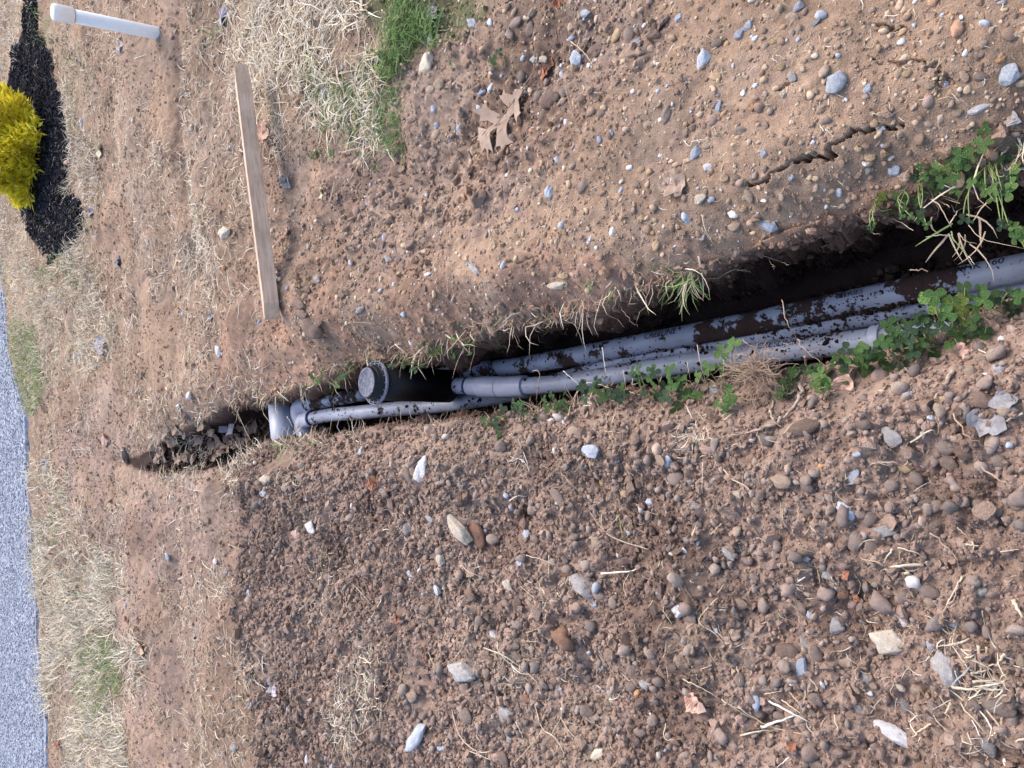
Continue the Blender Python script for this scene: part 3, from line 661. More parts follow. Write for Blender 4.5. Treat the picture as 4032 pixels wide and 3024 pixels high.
def autolabel(desc, x, y, own=None):
    c = sorted((math.hypot(x - mx, y - my), nm, mx, my) for nm, mx, my in MARKS if nm != own)
    for d, nm, mx, my in c[:6]:
        dx, dy = x - mx, y - my
        if d < 45: rel = 'touching the side of' if False else 'close beside'
        elif abs(dx) > 2.2 * abs(dy): rel = 'right of' if dx > 0 else 'left of'
        elif abs(dy) > 2.2 * abs(dx): rel = 'below' if dy > 0 else 'above'
        else: rel = ('below ' if dy > 0 else 'above ') + ('and right of' if dx > 0 else 'and left of')
        s = desc + ' ' + rel + ' ' + nm
        if s not in USED and len(s.split()) <= 16: USED[s] = 1; return s
    ws = ['higher', 'lower', 'farther', 'nearer', 'third', 'fourth', 'fifth', 'sixth', 'seventh', 'eighth', 'ninth', 'tenth']
    d, nm, mx, my = c[0]
    for w in ('second', 'third', 'fourth', 'fifth', 'sixth', 'seventh', 'eighth', 'ninth', 'tenth', 'eleventh', 'twelfth'):
        s = desc + ', the ' + w + ' outward from ' + nm
        if s not in USED: USED[s] = 1; return ' '.join(s.split()[:16])
    return s

# ------------------------------------------------------------------ stone shapes
def ico(sub):
    import bmesh
    bm = bmesh.new(); bmesh.ops.create_icosphere(bm, subdivisions=sub, radius=1.0)
    V = np.array([v.co[:] for v in bm.verts]); Fc = np.array([[v.index for v in f.verts] for f in bm.faces]); bm.free(); return V, Fc
ICO1, ICO2, ICO3, ICO4 = ico(1), ico(2), ico(3), ico(4)
def lump(base, seed, amp=0.22, flat=0):
    r = np.random.RandomState(seed); V, Fc = base; W = V.copy(); f = np.ones(len(V))
    for k in range(5):
        d = r.randn(3); d /= np.linalg.norm(d); f += amp * (0.55 ** (k // 2)) * np.sin((V @ d) * (1.5 + 1.1 * k) + r.rand() * 6)
    W = W * f[:, None]
    for k in range(flat):                                    # planes cut off give angular broken faces
        d = r.randn(3); d /= np.linalg.norm(d); t = 0.62 + 0.25 * r.rand(); s = W @ d; m = s > t; W[m] -= ((s[m] - t) * 0.96)[:, None] * d
    fine = 0.02 if flat == 0 else 0.03
    q = np.zeros(len(W))
    for k in range(4):
        d = r.randn(3) * 6; q += np.sin(W @ d + r.rand() * 6)
    W *= (1 + fine * q / 2)[:, None]
    W -= (W.max(0) + W.min(0)) / 2; W /= np.abs(W).max(0)
    return W, Fc
ROUND = [lump(ICO3, 100 + i, 0.16) for i in range(9)]
ANG = [lump(ICO4, 200 + i, 0.16, 9) for i in range(10)]
def stone_mesh(kind, i, mat):
    W, Fc = (ROUND if kind == 'r' else ANG)[i]
    o = npmesh('stone', W, Fc, mat); me = o.data; bpy.data.objects.remove(o); return me
_sm = {}
HEART = None
def stone(name, c, r, cx, cy, L, Wd, ang, typ, seed=0, label=None, cat='stone', group='stones scattered on the soil', shape=None, zoff=0.0, hf=0.62):
    px, py = crop(c, r, cx, cy); p = hit(px, py)
    if p[2] < -0.12: p = CAM + ray(px, py) * ((-0.01 - CH) / ray(px, py)[2])
    dep = float(np.dot(p - CAM, FWD)); k = dep / F / 1.6458
    vang = math.atan2(CH - p[2], math.hypot(p[0], p[1])); fs = max(math.sin(vang), 0.5)
    a = math.radians(ang)
    # a step of one along the long axis, carried onto the ground
    vec = np.array([-math.sin(a), -math.cos(a) / fs]); s_long = float(np.hypot(*vec)) ; rz = math.atan2(vec[1], vec[0])
    sl = 0.5 * L * k * (s_long if s_long < 1.4 else 1.4); sw = 0.5 * Wd * k * 1.08
    sh = min(sl, sw) * hf
    kind = shape or ('a' if typ in ('blue', 'slate', 'white', 'cream', 'grey') else 'r')
    i = (seed * 7 + int(cx + cy)) % (9 if kind == 'r' else 10)
    key = (kind, i, typ)
    if key not in _sm: _sm[key] = stone_mesh(kind, i, STONE[typ][0])
    o = bpy.data.objects.new(name, _sm[key]); scene.collection.objects.link(o)
    o.location = (p[0], p[1], p[2] + sh * 0.30 + zoff); o.scale = (sl, sw, sh)
    o.rotation_euler = (random.uniform(-.15, .15), random.uniform(-.15, .15), rz)
    dx, dy = px / KD, py / KD
    if label is None:
        big = L * k
        sz = 'big' if big > 0.075 else 'middling' if big > 0.045 else 'small' if big > 0.022 else 'tiny'
        shp = ('long' if L > 1.7 * Wd else 'broken' if kind == 'a' else 'rounded')
        label = autolabel('%s %s %s %s' % (sz, shp, STONE[typ][1], 'clod' if typ == 'clod' else 'stone'), dx, dy)
    tag(o, label, cat if typ != 'clod' else 'soil clod', group if typ != 'clod' else 'clods of soil')
    return o
CL = {'b': 'blue', 's': 'slate', 'w': 'white', 'c': 'cream', 'h': 'ochre', 'o': 'orange', 't': 'tan', 'n': 'brown', 'g': 'grey', 'p': 'pink', 'r': 'rust', 'd': 'clod'}
CAT = {
(1, 0): "855,155,95,60,60,b;565,425,150,100,115,c;640,545,90,80,0,t;1130,150,105,55,175,n;1235,185,100,70,100,n;1095,225,80,50,70,n;1125,80,60,35,90,t;1240,85,60,50,0,n;1575,90,90,50,20,b;1695,190,55,55,0,h;1790,225,110,60,120,h;1870,235,140,90,100,n;1665,320,120,90,0,d;1525,385,130,95,80,b;1500,240,60,40,0,s;1920,270,50,45,0,b;2045,245,100,50,10,h;2190,115,60,60,90,b;1925,340,80,60,0,n;1410,460,60,40,90,t;1255,385,50,50,0,w;1310,385,60,45,20,c;1180,380,40,30,90,b;970,485,55,35,100,o;1170,495,80,60,90,n;1275,630,75,55,100,n;910,585,60,55,0,b;970,565,65,35,110,w;895,700,50,30,110,b;770,815,110,50,110,b;620,820,45,40,0,b;620,870,60,60,0,t;705,905,30,30,0,b;600,705,60,40,90,b;860,970,80,55,100,t;1350,650,130,110,0,d;1755,870,70,40,100,s;1675,905,50,30,110,s;1685,735,50,50,0,t;1990,810,60,55,0,t;2105,745,120,70,110,n;1300,1065,50,35,0,h;1400,1035,45,35,30,b;1145,1065,50,35,0,n;1870,1085,45,35,40,w;1940,1105,50,45,0,h;2000,1115,45,40,90,h;1550,1035,35,30,0,h;1350,1250,90,65,100,b;1570,1210,100,60,120,n;1910,1195,50,45,0,t;1815,1235,45,30,10,b;1945,1415,45,35,90,h;2010,1505,60,30,0,o;2040,1590,80,50,100,h;1615,1545,40,25,80,w;1655,1605,25,25,0,w;720,1140,60,45,90,d;100,1370,70,60,90,p;280,1545,45,30,0,b;120,560,60,45,90,w;370,1110,80,80,0,d;590,240,90,60,100,b;1100,900,60,60,0,n;1360,1110,40,30,0,t;580,580,60,50,20,t;1440,600,70,50,60,n;1080,540,45,35,0,t",
(2, 0): "140,385,140,90,95,b;430,170,75,50,130,b;370,220,80,60,120,b;2115,485,140,135,30,b;235,690,85,40,105,s;755,45,80,65,110,b;710,500,80,55,60,g;1200,575,70,50,100,b;1285,835,60,50,40,w;215,495,80,55,20,h;205,425,60,45,140,t;285,290,50,35,0,h;220,285,70,60,0,n;600,265,65,50,150,h;630,435,65,55,0,h;655,610,50,50,0,c;455,695,55,45,90,o;785,400,55,35,0,t;650,180,50,30,120,h;850,160,90,40,150,g;710,115,90,65,20,t;195,780,70,70,0,p;265,740,60,35,150,h;25,860,60,45,100,t;370,850,80,60,0,n;90,990,100,75,100,b;165,1085,55,50,0,w;525,990,70,45,80,b;160,940,60,50,0,t;270,1155,55,50,0,h;350,1150,50,45,0,n;540,1100,50,40,90,n;595,1120,70,60,90,t;700,1150,50,45,20,b;120,1285,80,60,150,c;430,1265,130,50,80,t;390,1350,55,50,0,h;335,1465,80,65,0,t;555,1450,150,90,40,s;190,1295,50,35,20,s;1210,1095,75,50,85,g;1370,1105,80,75,0,b;1210,1015,75,70,0,h;1140,960,55,50,90,h;1240,800,50,50,0,h;1420,275,50,40,0,w;1835,345,45,35,0,w;1455,480,60,50,0,h;1320,415,45,40,0,t;1320,300,50,35,0,t;1270,315,50,35,20,t;1825,490,100,45,65,t;1935,490,90,70,0,n;1945,290,55,50,120,t;2065,385,60,45,150,o;1915,365,55,40,100,n;1735,610,60,45,110,h;1600,555,65,50,30,t;1785,730,70,65,0,t;1940,110,60,40,100,h;1745,105,45,35,0,h;1455,110,55,40,140,h;1425,210,60,35,130,h;1710,550,50,40,110,b;695,925,45,30,60,h;845,925,30,30,0,w;1015,1250,55,40,10,w;965,1245,50,35,100,t;945,1290,40,30,0,o;930,1340,35,30,0,w;905,700,85,55,150,t;535,815,60,50,30,t;475,555,35,30,0,w;2070,20,50,30,120,g;1685,100,30,25,0,b;1500,170,30,30,0,b;130,1545,70,35,140,g",
(1, 1): "1440,125,60,50,0,h;1505,125,45,40,0,p;560,120,75,25,170,w;865,80,130,50,55,g;125,345,65,50,0,g;405,380,35,35,0,b;240,330,40,30,0,h;165,85,35,35,0,h;70,125,35,35,0,c;410,240,50,30,80,h;1050,60,60,35,0,b;300,20,60,50,0,g;345,65,35,30,0,o;1100,135,35,30,0,t;445,1330,80,45,100,b;520,1260,80,75,120,t;130,1285,100,45,105,b;180,1405,80,50,80,g;1510,1140,95,80,0,t;1640,1015,75,40,90,t;1690,1005,65,45,30,n;1595,1005,40,30,90,n;1370,1075,45,40,0,w;1445,1080,40,25,160,w;1705,1070,45,25,0,g;1920,1080,40,30,0,h;1520,1295,65,45,110,h;1620,1345,80,35,90,t;1575,1165,35,30,0,b;1870,1370,60,35,50,t;1320,1365,40,25,0,s;1295,1280,65,40,60,n;1905,1245,50,40,120,n;1750,1180,35,25,90,h;1690,1470,45,35,100,h;1420,1575,160,65,50,n;2175,1440,100,100,0,n;2090,1495,80,55,0,n;1840,1540,50,45,0,h;1715,1410,55,35,10,t;300,1500,50,50,0,r;435,1420,110,55,60,n;270,1530,100,60,20,n;610,1335,50,40,90,t;700,1275,35,30,0,h;330,1240,60,45,0,n;490,1155,40,35,0,n",
(2, 1): "210,870,105,65,20,g;1475,905,90,60,30,b;790,1110,210,100,165,d;1170,1095,100,65,170,n;1355,1170,150,100,40,g;1285,880,50,30,0,c;1940,675,75,50,10,t;2045,725,75,50,30,b;1965,770,45,25,165,w;1865,750,75,65,80,t;1910,525,80,50,110,g;2065,540,45,45,0,w;2085,1005,80,70,0,t;1940,930,130,110,0,d;1830,1270,130,110,0,d;1725,1340,130,100,20,n;2045,1330,120,85,30,n;1590,1340,90,70,120,t;1435,1380,85,45,20,h;1515,1445,110,80,65,n;1730,1420,45,40,0,p;1770,1490,90,65,90,g;1355,1485,90,80,0,n;1500,1570,60,50,10,c;1110,1425,110,80,120,b;905,1355,50,35,40,o;1355,1430,60,40,0,n;640,1460,130,90,10,t;450,1465,100,65,160,n;810,1495,100,70,50,n;515,1530,70,60,0,n;205,1480,130,70,100,n;355,1545,70,50,10,c;490,1610,85,80,60,t;90,1320,75,60,150,g;50,1470,60,50,0,b;345,1475,45,35,30,b;925,1565,150,55,10,n;85,1615,70,60,0,g;810,1640,110,70,0,n;155,1255,90,60,10,p;235,1280,55,45,0,t;465,1265,45,40,0,r;1130,1285,60,30,10,s;1100,1225,35,30,0,t;1610,1045,50,40,0,b;300,1010,60,50,0,g;1685,930,65,45,170,h;1920,1610,80,60,0,n;1585,1590,80,70,0,n;2170,1600,120,90,0,n",
(1, 2): "435,110,100,85,90,g;570,45,80,55,10,g;640,290,100,75,50,c;555,305,80,60,120,n;625,490,95,55,80,w;445,395,50,45,0,w;510,370,45,30,20,w;1760,595,95,80,120,n;1640,590,65,50,70,b;1530,345,80,50,40,t;1455,325,60,45,110,n;1465,390,90,60,170,r;1205,150,75,60,70,b;1320,140,60,45,0,o;1170,315,90,55,110,b;1080,470,70,60,20,c;1145,720,80,70,0,n;1080,770,80,40,165,p;990,800,70,45,60,w;1120,865,75,50,0,n;1350,895,60,40,40,w;1685,810,85,60,110,p;1890,1015,90,75,50,n;1990,500,75,45,90,n;2055,525,95,60,55,n;2195,640,90,90,0,w;2165,810,80,50,20,n;1650,195,90,80,0,t;1685,995,70,55,60,g;1290,1000,65,50,0,n;1195,930,50,45,0,n;1130,930,85,65,0,n;945,1045,80,60,80,t;1050,1045,80,40,90,n;810,1140,80,75,0,n;885,1100,60,55,0,n;460,1185,90,85,0,t;815,1310,100,100,0,n;1055,1590,120,100,60,d;650,1525,60,55,0,b;1750,1220,75,30,160,c;1675,1145,95,40,15,w;1750,1175,50,45,0,g;1970,1115,70,60,20,g;1880,1130,70,65,0,n;1925,1175,50,45,0,o;1940,1425,70,60,0,n;1410,1150,60,45,140,b;1190,1200,70,50,0,r;1620,1350,80,40,50,n;185,800,100,90,0,d;130,850,80,70,0,n;745,1560,50,40,0,n;1090,1470,60,50,0,g;840,530,90,80,0,d;1040,620,90,80,20,d;1150,600,90,80,80,d;560,560,110,80,60,d",
(2, 2): "1315,125,130,80,10,g;965,550,130,70,90,n;1045,535,90,60,120,r;775,610,85,60,60,n;380,595,85,75,0,t;1445,545,110,75,100,n;1600,515,140,85,20,n;1340,510,75,60,0,n;1605,580,70,55,20,t;1930,515,80,70,0,g;830,670,70,50,70,b;1010,740,130,90,100,g;770,1000,140,80,90,b;795,850,110,50,60,g;685,905,130,100,0,d;870,920,110,70,60,n;1070,970,110,80,130,t;1185,1070,90,80,30,g;1230,900,60,60,0,n;1235,995,45,35,0,t;1155,990,35,25,0,w;1525,1155,85,80,90,t;1405,1135,70,45,10,c;1125,1135,80,45,50,t;1215,1175,45,40,0,w;1140,1275,100,60,40,g;910,1120,50,25,10,w;435,985,90,70,50,n;440,790,90,30,10,g;345,725,70,60,0,n;155,735,90,65,20,n;60,670,110,70,60,n;205,680,55,35,110,n;215,765,40,40,0,w;500,1290,90,75,120,n;300,260,110,70,30,g;545,245,90,75,40,t;660,320,60,45,110,n;790,300,75,35,10,w;880,280,75,40,90,p;945,405,100,80,50,g;635,85,80,45,10,n;1640,325,70,50,0,t;1940,825,60,45,0,h;1605,860,55,50,30,b;2075,735,80,50,95,t;1750,730,60,40,10,b;2195,970,80,60,90,t;1890,1250,80,60,0,n;1620,1250,60,60,0,n;1665,1430,120,55,25,n;1365,1570,85,45,0,t;985,1545,90,60,20,n;820,1490,60,40,90,b;215,1585,60,45,0,g;245,1430,80,55,100,n;145,1480,60,40,90,n;870,1640,140,80,0,n;1440,1245,110,60,60,g;835,1300,60,45,0,t;15,255,50,30,90,w;100,200,35,25,90,b;485,215,30,30,0,s",
(0, 1): "500,665,110,55,95,c;1420,610,90,45,70,w;1230,900,60,50,90,w;1160,970,50,30,20,w;1455,80,40,35,0,o;1725,1450,90,65,0,c;1680,435,45,30,45,b;1230,645,35,25,70,h;690,1195,110,40,10,p;1965,375,90,60,20,d;2065,435,75,50,0,d;1940,310,110,60,40,d;1990,220,60,50,0,d;1660,1350,40,30,90,w;1720,1530,80,50,150,b;2060,150,50,50,0,g;1140,320,45,25,60,h;1205,700,40,25,80,h;1190,375,35,25,0,b;1850,1500,60,50,0,n;1950,1440,70,55,0,n;1640,1250,50,40,0,n",
(0, 0): "1460,1510,115,80,10,c;1245,830,45,35,20,c;1050,390,45,30,100,c;435,185,60,45,0,p;530,795,50,35,90,w;1185,615,40,35,0,g;1145,645,30,25,0,h;1120,240,40,35,0,p;1140,205,30,25,0,c",
(0, 2): "2020,95,100,80,0,w;1090,290,60,35,90,b;1400,320,60,30,10,w;1520,1525,60,45,10,g;1835,355,50,50,90,w;2135,530,80,70,0,n;2130,430,70,60,0,n;820,610,35,30,60,b;680,620,40,25,90,g;1615,530,60,40,90,b;1995,1600,60,35,90,w;1925,150,90,60,160,p;1470,390,40,30,0,b;1170,480,90,60,30,d",
}
# the stones that serve as landmarks
stone('stone', 2, 0, 995, 540, 155, 138, 90, 'blue', 1, 'largest round blue-grey stone set in tan crust above the jagged crack')
stone('stone', 2, 0, 1930, 700, 140, 52, 160, 'white', 2, 'long white chip ending in cream near the upper right edge')
stone('stone', 1, 1, 525, 1385, 185, 98, 100, 'white', 3, 'mottled white and grey rock in the loose soil just below the trench')
stone('stone', 1, 1, 1620, 1265, 112, 82, 0, 'blue', 4, 'flat blue-grey stone alone in the soil below the clover')
stone('stone', 1, 1, 1400, 190, 132, 52, 170, 'cream', 5, 'long cream stone on the bank above the middle of the trench')
stone('stone', 2, 1, 1700, 1225, 145, 110, 60, 'brown', 6, 'big rounded brown cobble right of the bark twig, topmost of three')
stone('stone', 1, 2, 765, 110, 195, 105, 45, 'cream', 7, 'big two-tone pale and brown rock leaning left of a rust brown clod', shape='a', hf=.8)
stone('stone', 1, 2, 885, 140, 165, 95, 55, 'rust', 8, 'rust brown long clod leaning against the two-tone rock')
stone('stone', 1, 2, 1580, 475, 185, 145, 60, 'grey', 9, 'big pale grey four-sided rock, largest in the loose soil', hf=.8)
stone('stone', 1, 2, 795, 1035, 175, 135, 20, 'grey', 10, 'big dusty rock with pale patches right of the white straw tangle', shape='a', hf=.8)
stone('stone', 1, 2, 490, 1455, 225, 100, 110, 'blue', 11, 'longest pale blue-grey slab standing left of the curved thick straw')
stone('stone', 1, 2, 1080, 1310, 125, 105, 150, 'grey', 12, 'rounded grey rock with a pale face above the curved thick straw', shape='r')
stone('stone', 1, 2, 1445, 815, 142, 132, 0, 'rust', 13, 'round crumbly rust brown clod as wide as a fist', hf=.85)
stone('stone', 1, 2, 1670, 1580, 118, 95, 150, 'cream', 14, 'pale angular rock at the bottom edge right of the thin straws')
stone('stone', 2, 2, 1345, 840, 225, 175, 20, 'cream', 15, 'big heart-shaped cream rock, the palest large one at lower right', shape='a', hf=.7)
stone('stone', 2, 2, 1430, 685, 205, 105, 165, 'white', 16, 'white streaked rock half buried above the heart-shaped cream rock')
stone('stone', 2, 2, 1700, 1010, 235, 155, 70, 'grey', 17, 'big brownish grey pointed rock right of the heart-shaped cream rock')
stone('stone', 2, 2, 2045, 1240, 215, 125, 5, 'brown', 18, 'big flat oval brown rock beneath the loose pale straws', hf=.7)
stone('stone', 2, 2, 1365, 1430, 235, 115, 30, 'white', 19, 'white-faced broken rock with cream corners near the bottom edge')
stone('stone', 2, 2, 1975, 1500, 175, 90, 50, 'grey', 20, 'pale grey wedge-shaped rock in the lower right corner')
stone('stone', 2, 2, 1135, 185, 145, 105, 100, 'brown', 21, 'smooth brown cobble, left one of the touching pair')
stone('stone', 2, 2, 1240, 225, 150, 105, 80, 'brown', 22, 'smooth brown cobble, right one of the touching pair')
stone('stone', 2, 2, 1220, 50, 110, 78, 100, 'brown', 23, 'smooth brown cobble just above the touching pair')
stone('stone', 0, 1, 2040, 470, 155, 115, 60, 'clod', 24, 'largest brown soil clod below the sawn stake end', hf=.8)
ALLS = []
for (c_, r_), s in CAT.items():
    for k, it in enumerate(s.split(';')):
        q_ = it.split(','); ALLS.append((float(q_[2]) * float(q_[3]), c_, r_, k, q_))
ALLS.sort(key=lambda t: -t[0])
SMALL = []
_ns = 0
for ar_, c_, r_, k, q_ in ALLS:
        ty = CL[q_[5]]
        if ty != 'clod':
            _ns += 1
            if _ns > 272: SMALL.append((c_, r_, q_)); continue
        stone('soil_clod' if ty == 'clod' else 'stone', c_, r_, float(q_[0]), float(q_[1]), float(q_[2]), float(q_[3]), float(q_[4]), ty, k)

# ------------------------------------------------------------------ scattered stuff
def rots(n, tilt=0.5):
    a = RNG.rand(n) * 6.283; b1 = (RNG.rand(n) - .5) * 2 * tilt; c1 = (RNG.rand(n) - .5) * 2 * tilt
    ca, sa, cb, sb, cc, sc = np.cos(a), np.sin(a), np.cos(b1), np.sin(b1), np.cos(c1), np.sin(c1)
    Rz = np.zeros((n, 3, 3)); Rz[:, 0, 0] = ca; Rz[:, 0, 1] = -sa; Rz[:, 1, 0] = sa; Rz[:, 1, 1] = ca; Rz[:, 2, 2] = 1
    Rx = np.zeros((n, 3, 3)); Rx[:, 0, 0] = 1; Rx[:, 1, 1] = cb; Rx[:, 1, 2] = -sb; Rx[:, 2, 1] = sb; Rx[:, 2, 2] = cb
    Ry = np.zeros((n, 3, 3)); Ry[:, 1, 1] = 1; Ry[:, 0, 0] = cc; Ry[:, 0, 2] = sc; Ry[:, 2, 0] = -sc; Ry[:, 2, 2] = cc
    return Rz @ Rx @ Ry
def scatter(name, P, S, col, variants, mat, sink=0.25, tilt=0.4, smooth=True):
    """P (n,2) places, S (n,3) half sizes, one mesh"""
    n_ = len(P); z = hgt(P[:, 0], P[:, 1]); R = rots(n_, tilt); Vs, Fs, Cs = [], [], []; off = 0
    which = RNG.randint(0, len(variants), n_)
    for k, (V0, F0) in enumerate(variants):
        id_ = np.where(which == k)[0]
        if not len(id_): continue
        V = np.einsum('nij,nvj->nvi', R[id_], V0[None] * S[id_][:, None, :]); V[:, :, 0] += P[id_, 0][:, None]; V[:, :, 1] += P[id_, 1][:, None]
        V[:, :, 2] += (z[id_] + S[id_, 2] * (1 - 2 * sink))[:, None]
        m_ = len(V0); Fs.append((F0[None] + (np.arange(len(id_)) * m_ + off)[:, None, None]).reshape(-1, 3)); off += m_ * len(id_)
        Vs.append(V.reshape(-1, 3)); Cs.append(np.repeat(col[id_], m_, 0))
    o = npmesh(name, np.vstack(Vs), np.vstack(Fs), mat, np.vstack(Cs), smooth); tag(o, kind='stuff'); return o
def sample(n, ymax=7.0, ymin=0.22, power=1.0):
    """places spread evenly over the visible ground (denser sampling near, thinned by footprint)"""
    n = int(n * 1.2); y = ymin + (ymax - ymin) * RNG.rand(n) ** power; x = (RNG.rand(n) * 2 - 1) * 1.22 * wid(y); return x, y
def dxy(x, y): 
    a, b_, _ = proj(x, y, np.zeros_like(x)); return a, b_
LIPY = np.array([p[1] for p in L_W][::-1]); LIPX = np.array([p[0] for p in L_W][::-1]) + 0.05
def mask_at(x, y):
    X = np.asarray(x); Y = np.asarray(y)
    d, _, _ = seg_dist(X, Y, R_W + L_W); ins = inpoly(X, Y, T_POLY)
    dp, _, _ = seg_dist(X, Y, PILE_W, True); pile = inpoly(X, Y, PILE_W) | ((dp < 0.11) & (X < np.interp(Y, LIPY, LIPX)))
    inr = inpoly(X, Y, ROAD_W + [(-60.0, ROAD_W[-1][1] - 1), (-60, 300.0), (60, 300.0), (60, ROAD_W[0][1] + 30)])
    return d, ins, pile, inr
def dp_of(x, y): return seg_dist(np.asarray(x), np.asarray(y), PILE_W, True)[0]
A_SM = [lump(ICO1, 300 + i, 0.42) for i in range(10)]
A_MD = [lump(ICO2, 320 + i, 0.24) for i in range(10)] + [lump(ICO2, 340 + i, 0.24, 6) for i in range(10)]
A_CL = [lump(ICO3, 360 + i, 0.38, 3) for i in range(10)]
def pal(n, cols, w, jit=0.18):
    c = np.array(cols)[RNG.choice(len(cols), n, p=np.array(w) / sum(w))]; return np.clip(c * (1 + (RNG.rand(n, 1) - .5) * 2 * jit), 0.01, 0.9)
SOILC = [(0.165, 0.112, 0.088), (0.215, 0.150, 0.118), (0.125, 0.085, 0.068), (0.26, 0.17, 0.125)]
PEBC = [(0.42, 0.31, 0.22), (0.52, 0.39, 0.26), (0.32, 0.24, 0.19), (0.62, 0.54, 0.44), (0.46, 0.485, 0.53), (0.68, 0.66, 0.65), (0.46, 0.27, 0.17)]

# the smallest traced stones, part of the loose gravel
AVG = {'b': (.42, .45, .50), 's': (.30, .33, .40), 'w': (.62, .61, .61), 'c': (.52, .43, .32), 'h': (.42, .28, .16), 'o': (.48, .26, .13), 't': (.33, .23, .16), 'n': (.21, .155, .125), 'g': (.29, .27, .26), 'p': (.41, .28, .23), 'r': (.26, .15, .10)}
sp, ss, sc_ = [], [], []
for c_, r_, q_ in SMALL:
    p = hit(*crop(c_, r_, float(q_[0]), float(q_[1]))); dep = float(np.dot(p - CAM, FWD)); kk = dep / F / 1.6458
    sp.append(p[:2]); ss.append((float(q_[2]) * kk * .55, float(q_[3]) * kk * .55, float(q_[3]) * kk * .35)); sc_.append(AVG[q_[5]])
scatter('gravel', np.array(sp), np.array(ss), np.array(sc_), A_MD[10:], M_GRAV, 0.3, 0.2)
def local(P):
    """colour of the ground at a place"""
    j = np.clip(np.searchsorted(YS, P[:, 1]), 0, len(YS) - 1); i = np.clip(np.searchsorted(TS, P[:, 0] / wid(P[:, 1])), 0, len(TS) - 1); return gcol[j, i]
def soilcol(P, jit=0.22):
    return np.clip(local(P) * (1.06 + (RNG.rand(len(P), 1) - .45) * 2 * jit), 0.004, 0.9)
# loose gravelly soil of the heap
x, y = sample(190000, 4.0, 0.2, 0.9); d, ins, pile, inr = mask_at(x, y)
clump = fbm(x, y, 0.14, 3, 300) + 0.5 * fbm(x, y, 0.5, 2, 303)
k = (pile | (RNG.rand(len(x)) < 0.6 * np.exp(-dp_of(x, y) / 0.10))) & ~ins & ~inr & (clump > -0.28 - 0.3 * RNG.rand(len(x)))
P = np.stack([x[k], y[k]], 1); s = np.exp(RNG.normal(math.log(0.0020), 0.58, k.sum())).clip(0.0008, 0.012) * (0.75 + 0.25 * np.clip(P[:, 1], 0.4, 3))
S = s[:, None] * (0.75 + 0.5 * RNG.rand(k.sum(), 3)); tone = (1 + 0.35 * fbm(P[:, 0], P[:, 1], 0.3, 3, 310))[:, None]
scatter('soil_crumbs', P, S, soilcol(P, 0.25) * (0.9 + 0.1 * tone), A_SM, M_SOIL, 0.2, 1.5, False)
x, y = sample(9000, 4.0, 0.2, 0.9); d, ins, pile, inr = mask_at(x, y)
dx_, dy_ = dxy(x, y); gl = inpoly(dx_, dy_, [(880, 100), (1250, 60), (1500, 60), (1300, 300), (1150, 420), (980, 560), (740, 740), (640, 740), (600, 500), (760, 400)])
k = (pile | (d < 0.05) | gl) & ~ins & (fbm(x, y, 0.16, 3, 315) > np.where(gl, 0.05, 0.0) - 0.15 * RNG.rand(len(x)))
P = np.stack([x[k], y[k]], 1); s = np.exp(RNG.normal(math.log(0.0075), 0.42, k.sum())).clip(0.004, 0.022)
scatter('soil_lumps', P, s[:, None] * (0.7 + 0.6 * RNG.rand(k.sum(), 3)), soilcol(P, 0.18), A_CL, M_SOIL, 0.35, 1.2, False)
x, y = sample(15000, 4.0, 0.2, 0.9); d, ins, pile, inr = mask_at(x, y); clump = fbm(x, y, 0.22, 3, 320)
k = pile & ~ins & (clump > -0.22 - 0.25 * RNG.rand(len(x)))
P = np.stack([x[k], y[k]], 1); s = np.exp(RNG.normal(math.log(0.0056), 0.45, k.sum())).clip(0.0028, 0.017)
S = s[:, None] * np.stack([0.8 + 0.6 * RNG.rand(k.sum()), 0.7 + 0.4 * RNG.rand(k.sum()), 0.5 + 0.35 * RNG.rand(k.sum())], 1)
PILEP = [(0.22, 0.165, 0.14), (0.27, 0.20, 0.165), (0.24, 0.185, 0.155), (0.30, 0.235, 0.195), (0.36, 0.275, 0.215), (0.20, 0.165, 0.145), (0.38, 0.41, 0.47), (0.52, 0.48, 0.44)]
scatter('gravel', P, S, pal(len(P), PILEP, [4, 4, 5, 5, 2, 3, 0.35, 0.4]), A_MD, M_GRAV, 0.15, 0.7)
# pebbles set in the dry crust and small crumbs all over the rest
x, y = sample(64000, 7.0, 0.2, 1.0); d, ins, pile, inr = mask_at(x, y); dx_, dy_ = dxy(x, y)
mul = inpoly(dx_, dy_, MULCH_D)
k = ~pile & ~ins & ~inr & ~mul & (dx_ > -40) & (fbm(x, y, 0.3, 3, 330) > -0.3 - 0.3 * RNG.rand(len(x))) & (RNG.rand(len(x)) < np.where(dx_ > 600, 1.0, 0.18))
P = np.stack([x[k], y[k]], 1); s = np.exp(RNG.normal(math.log(0.0026), 0.55, k.sum())).clip(0.0012, 0.0110)
S = s[:, None] * np.stack([0.8 + 0.7 * RNG.rand(k.sum()), 0.75 + 0.4 * RNG.rand(k.sum()), 0.5 + 0.3 * RNG.rand(k.sum())], 1)
scatter('gravel', P, S, pal(len(P), PEBC + [(0.27, 0.185, 0.135)], [5, 5, 5, 1.5, 1.0, .5, .6, 9]), A_MD, M_GRAV, 0.32, 0.3)
x, y = sample(120000, 7.0, 0.2, 0.8); d, ins, pile, inr = mask_at(x, y); dx_, dy_ = dxy(x, y)
loose = inpoly(dx_, dy_, [(900, 0), (1500, 0), (1480, 130), (1250, 300), (1100, 480), (880, 640), (620, 500), (600, 300), (900, 290)]) | inpoly(dx_, dy_, [(170, 860), (520, 930), (560, 1000), (540, 1200), (380, 1700), (100, 1700), (70, 1000)]) | (d < 0.07)
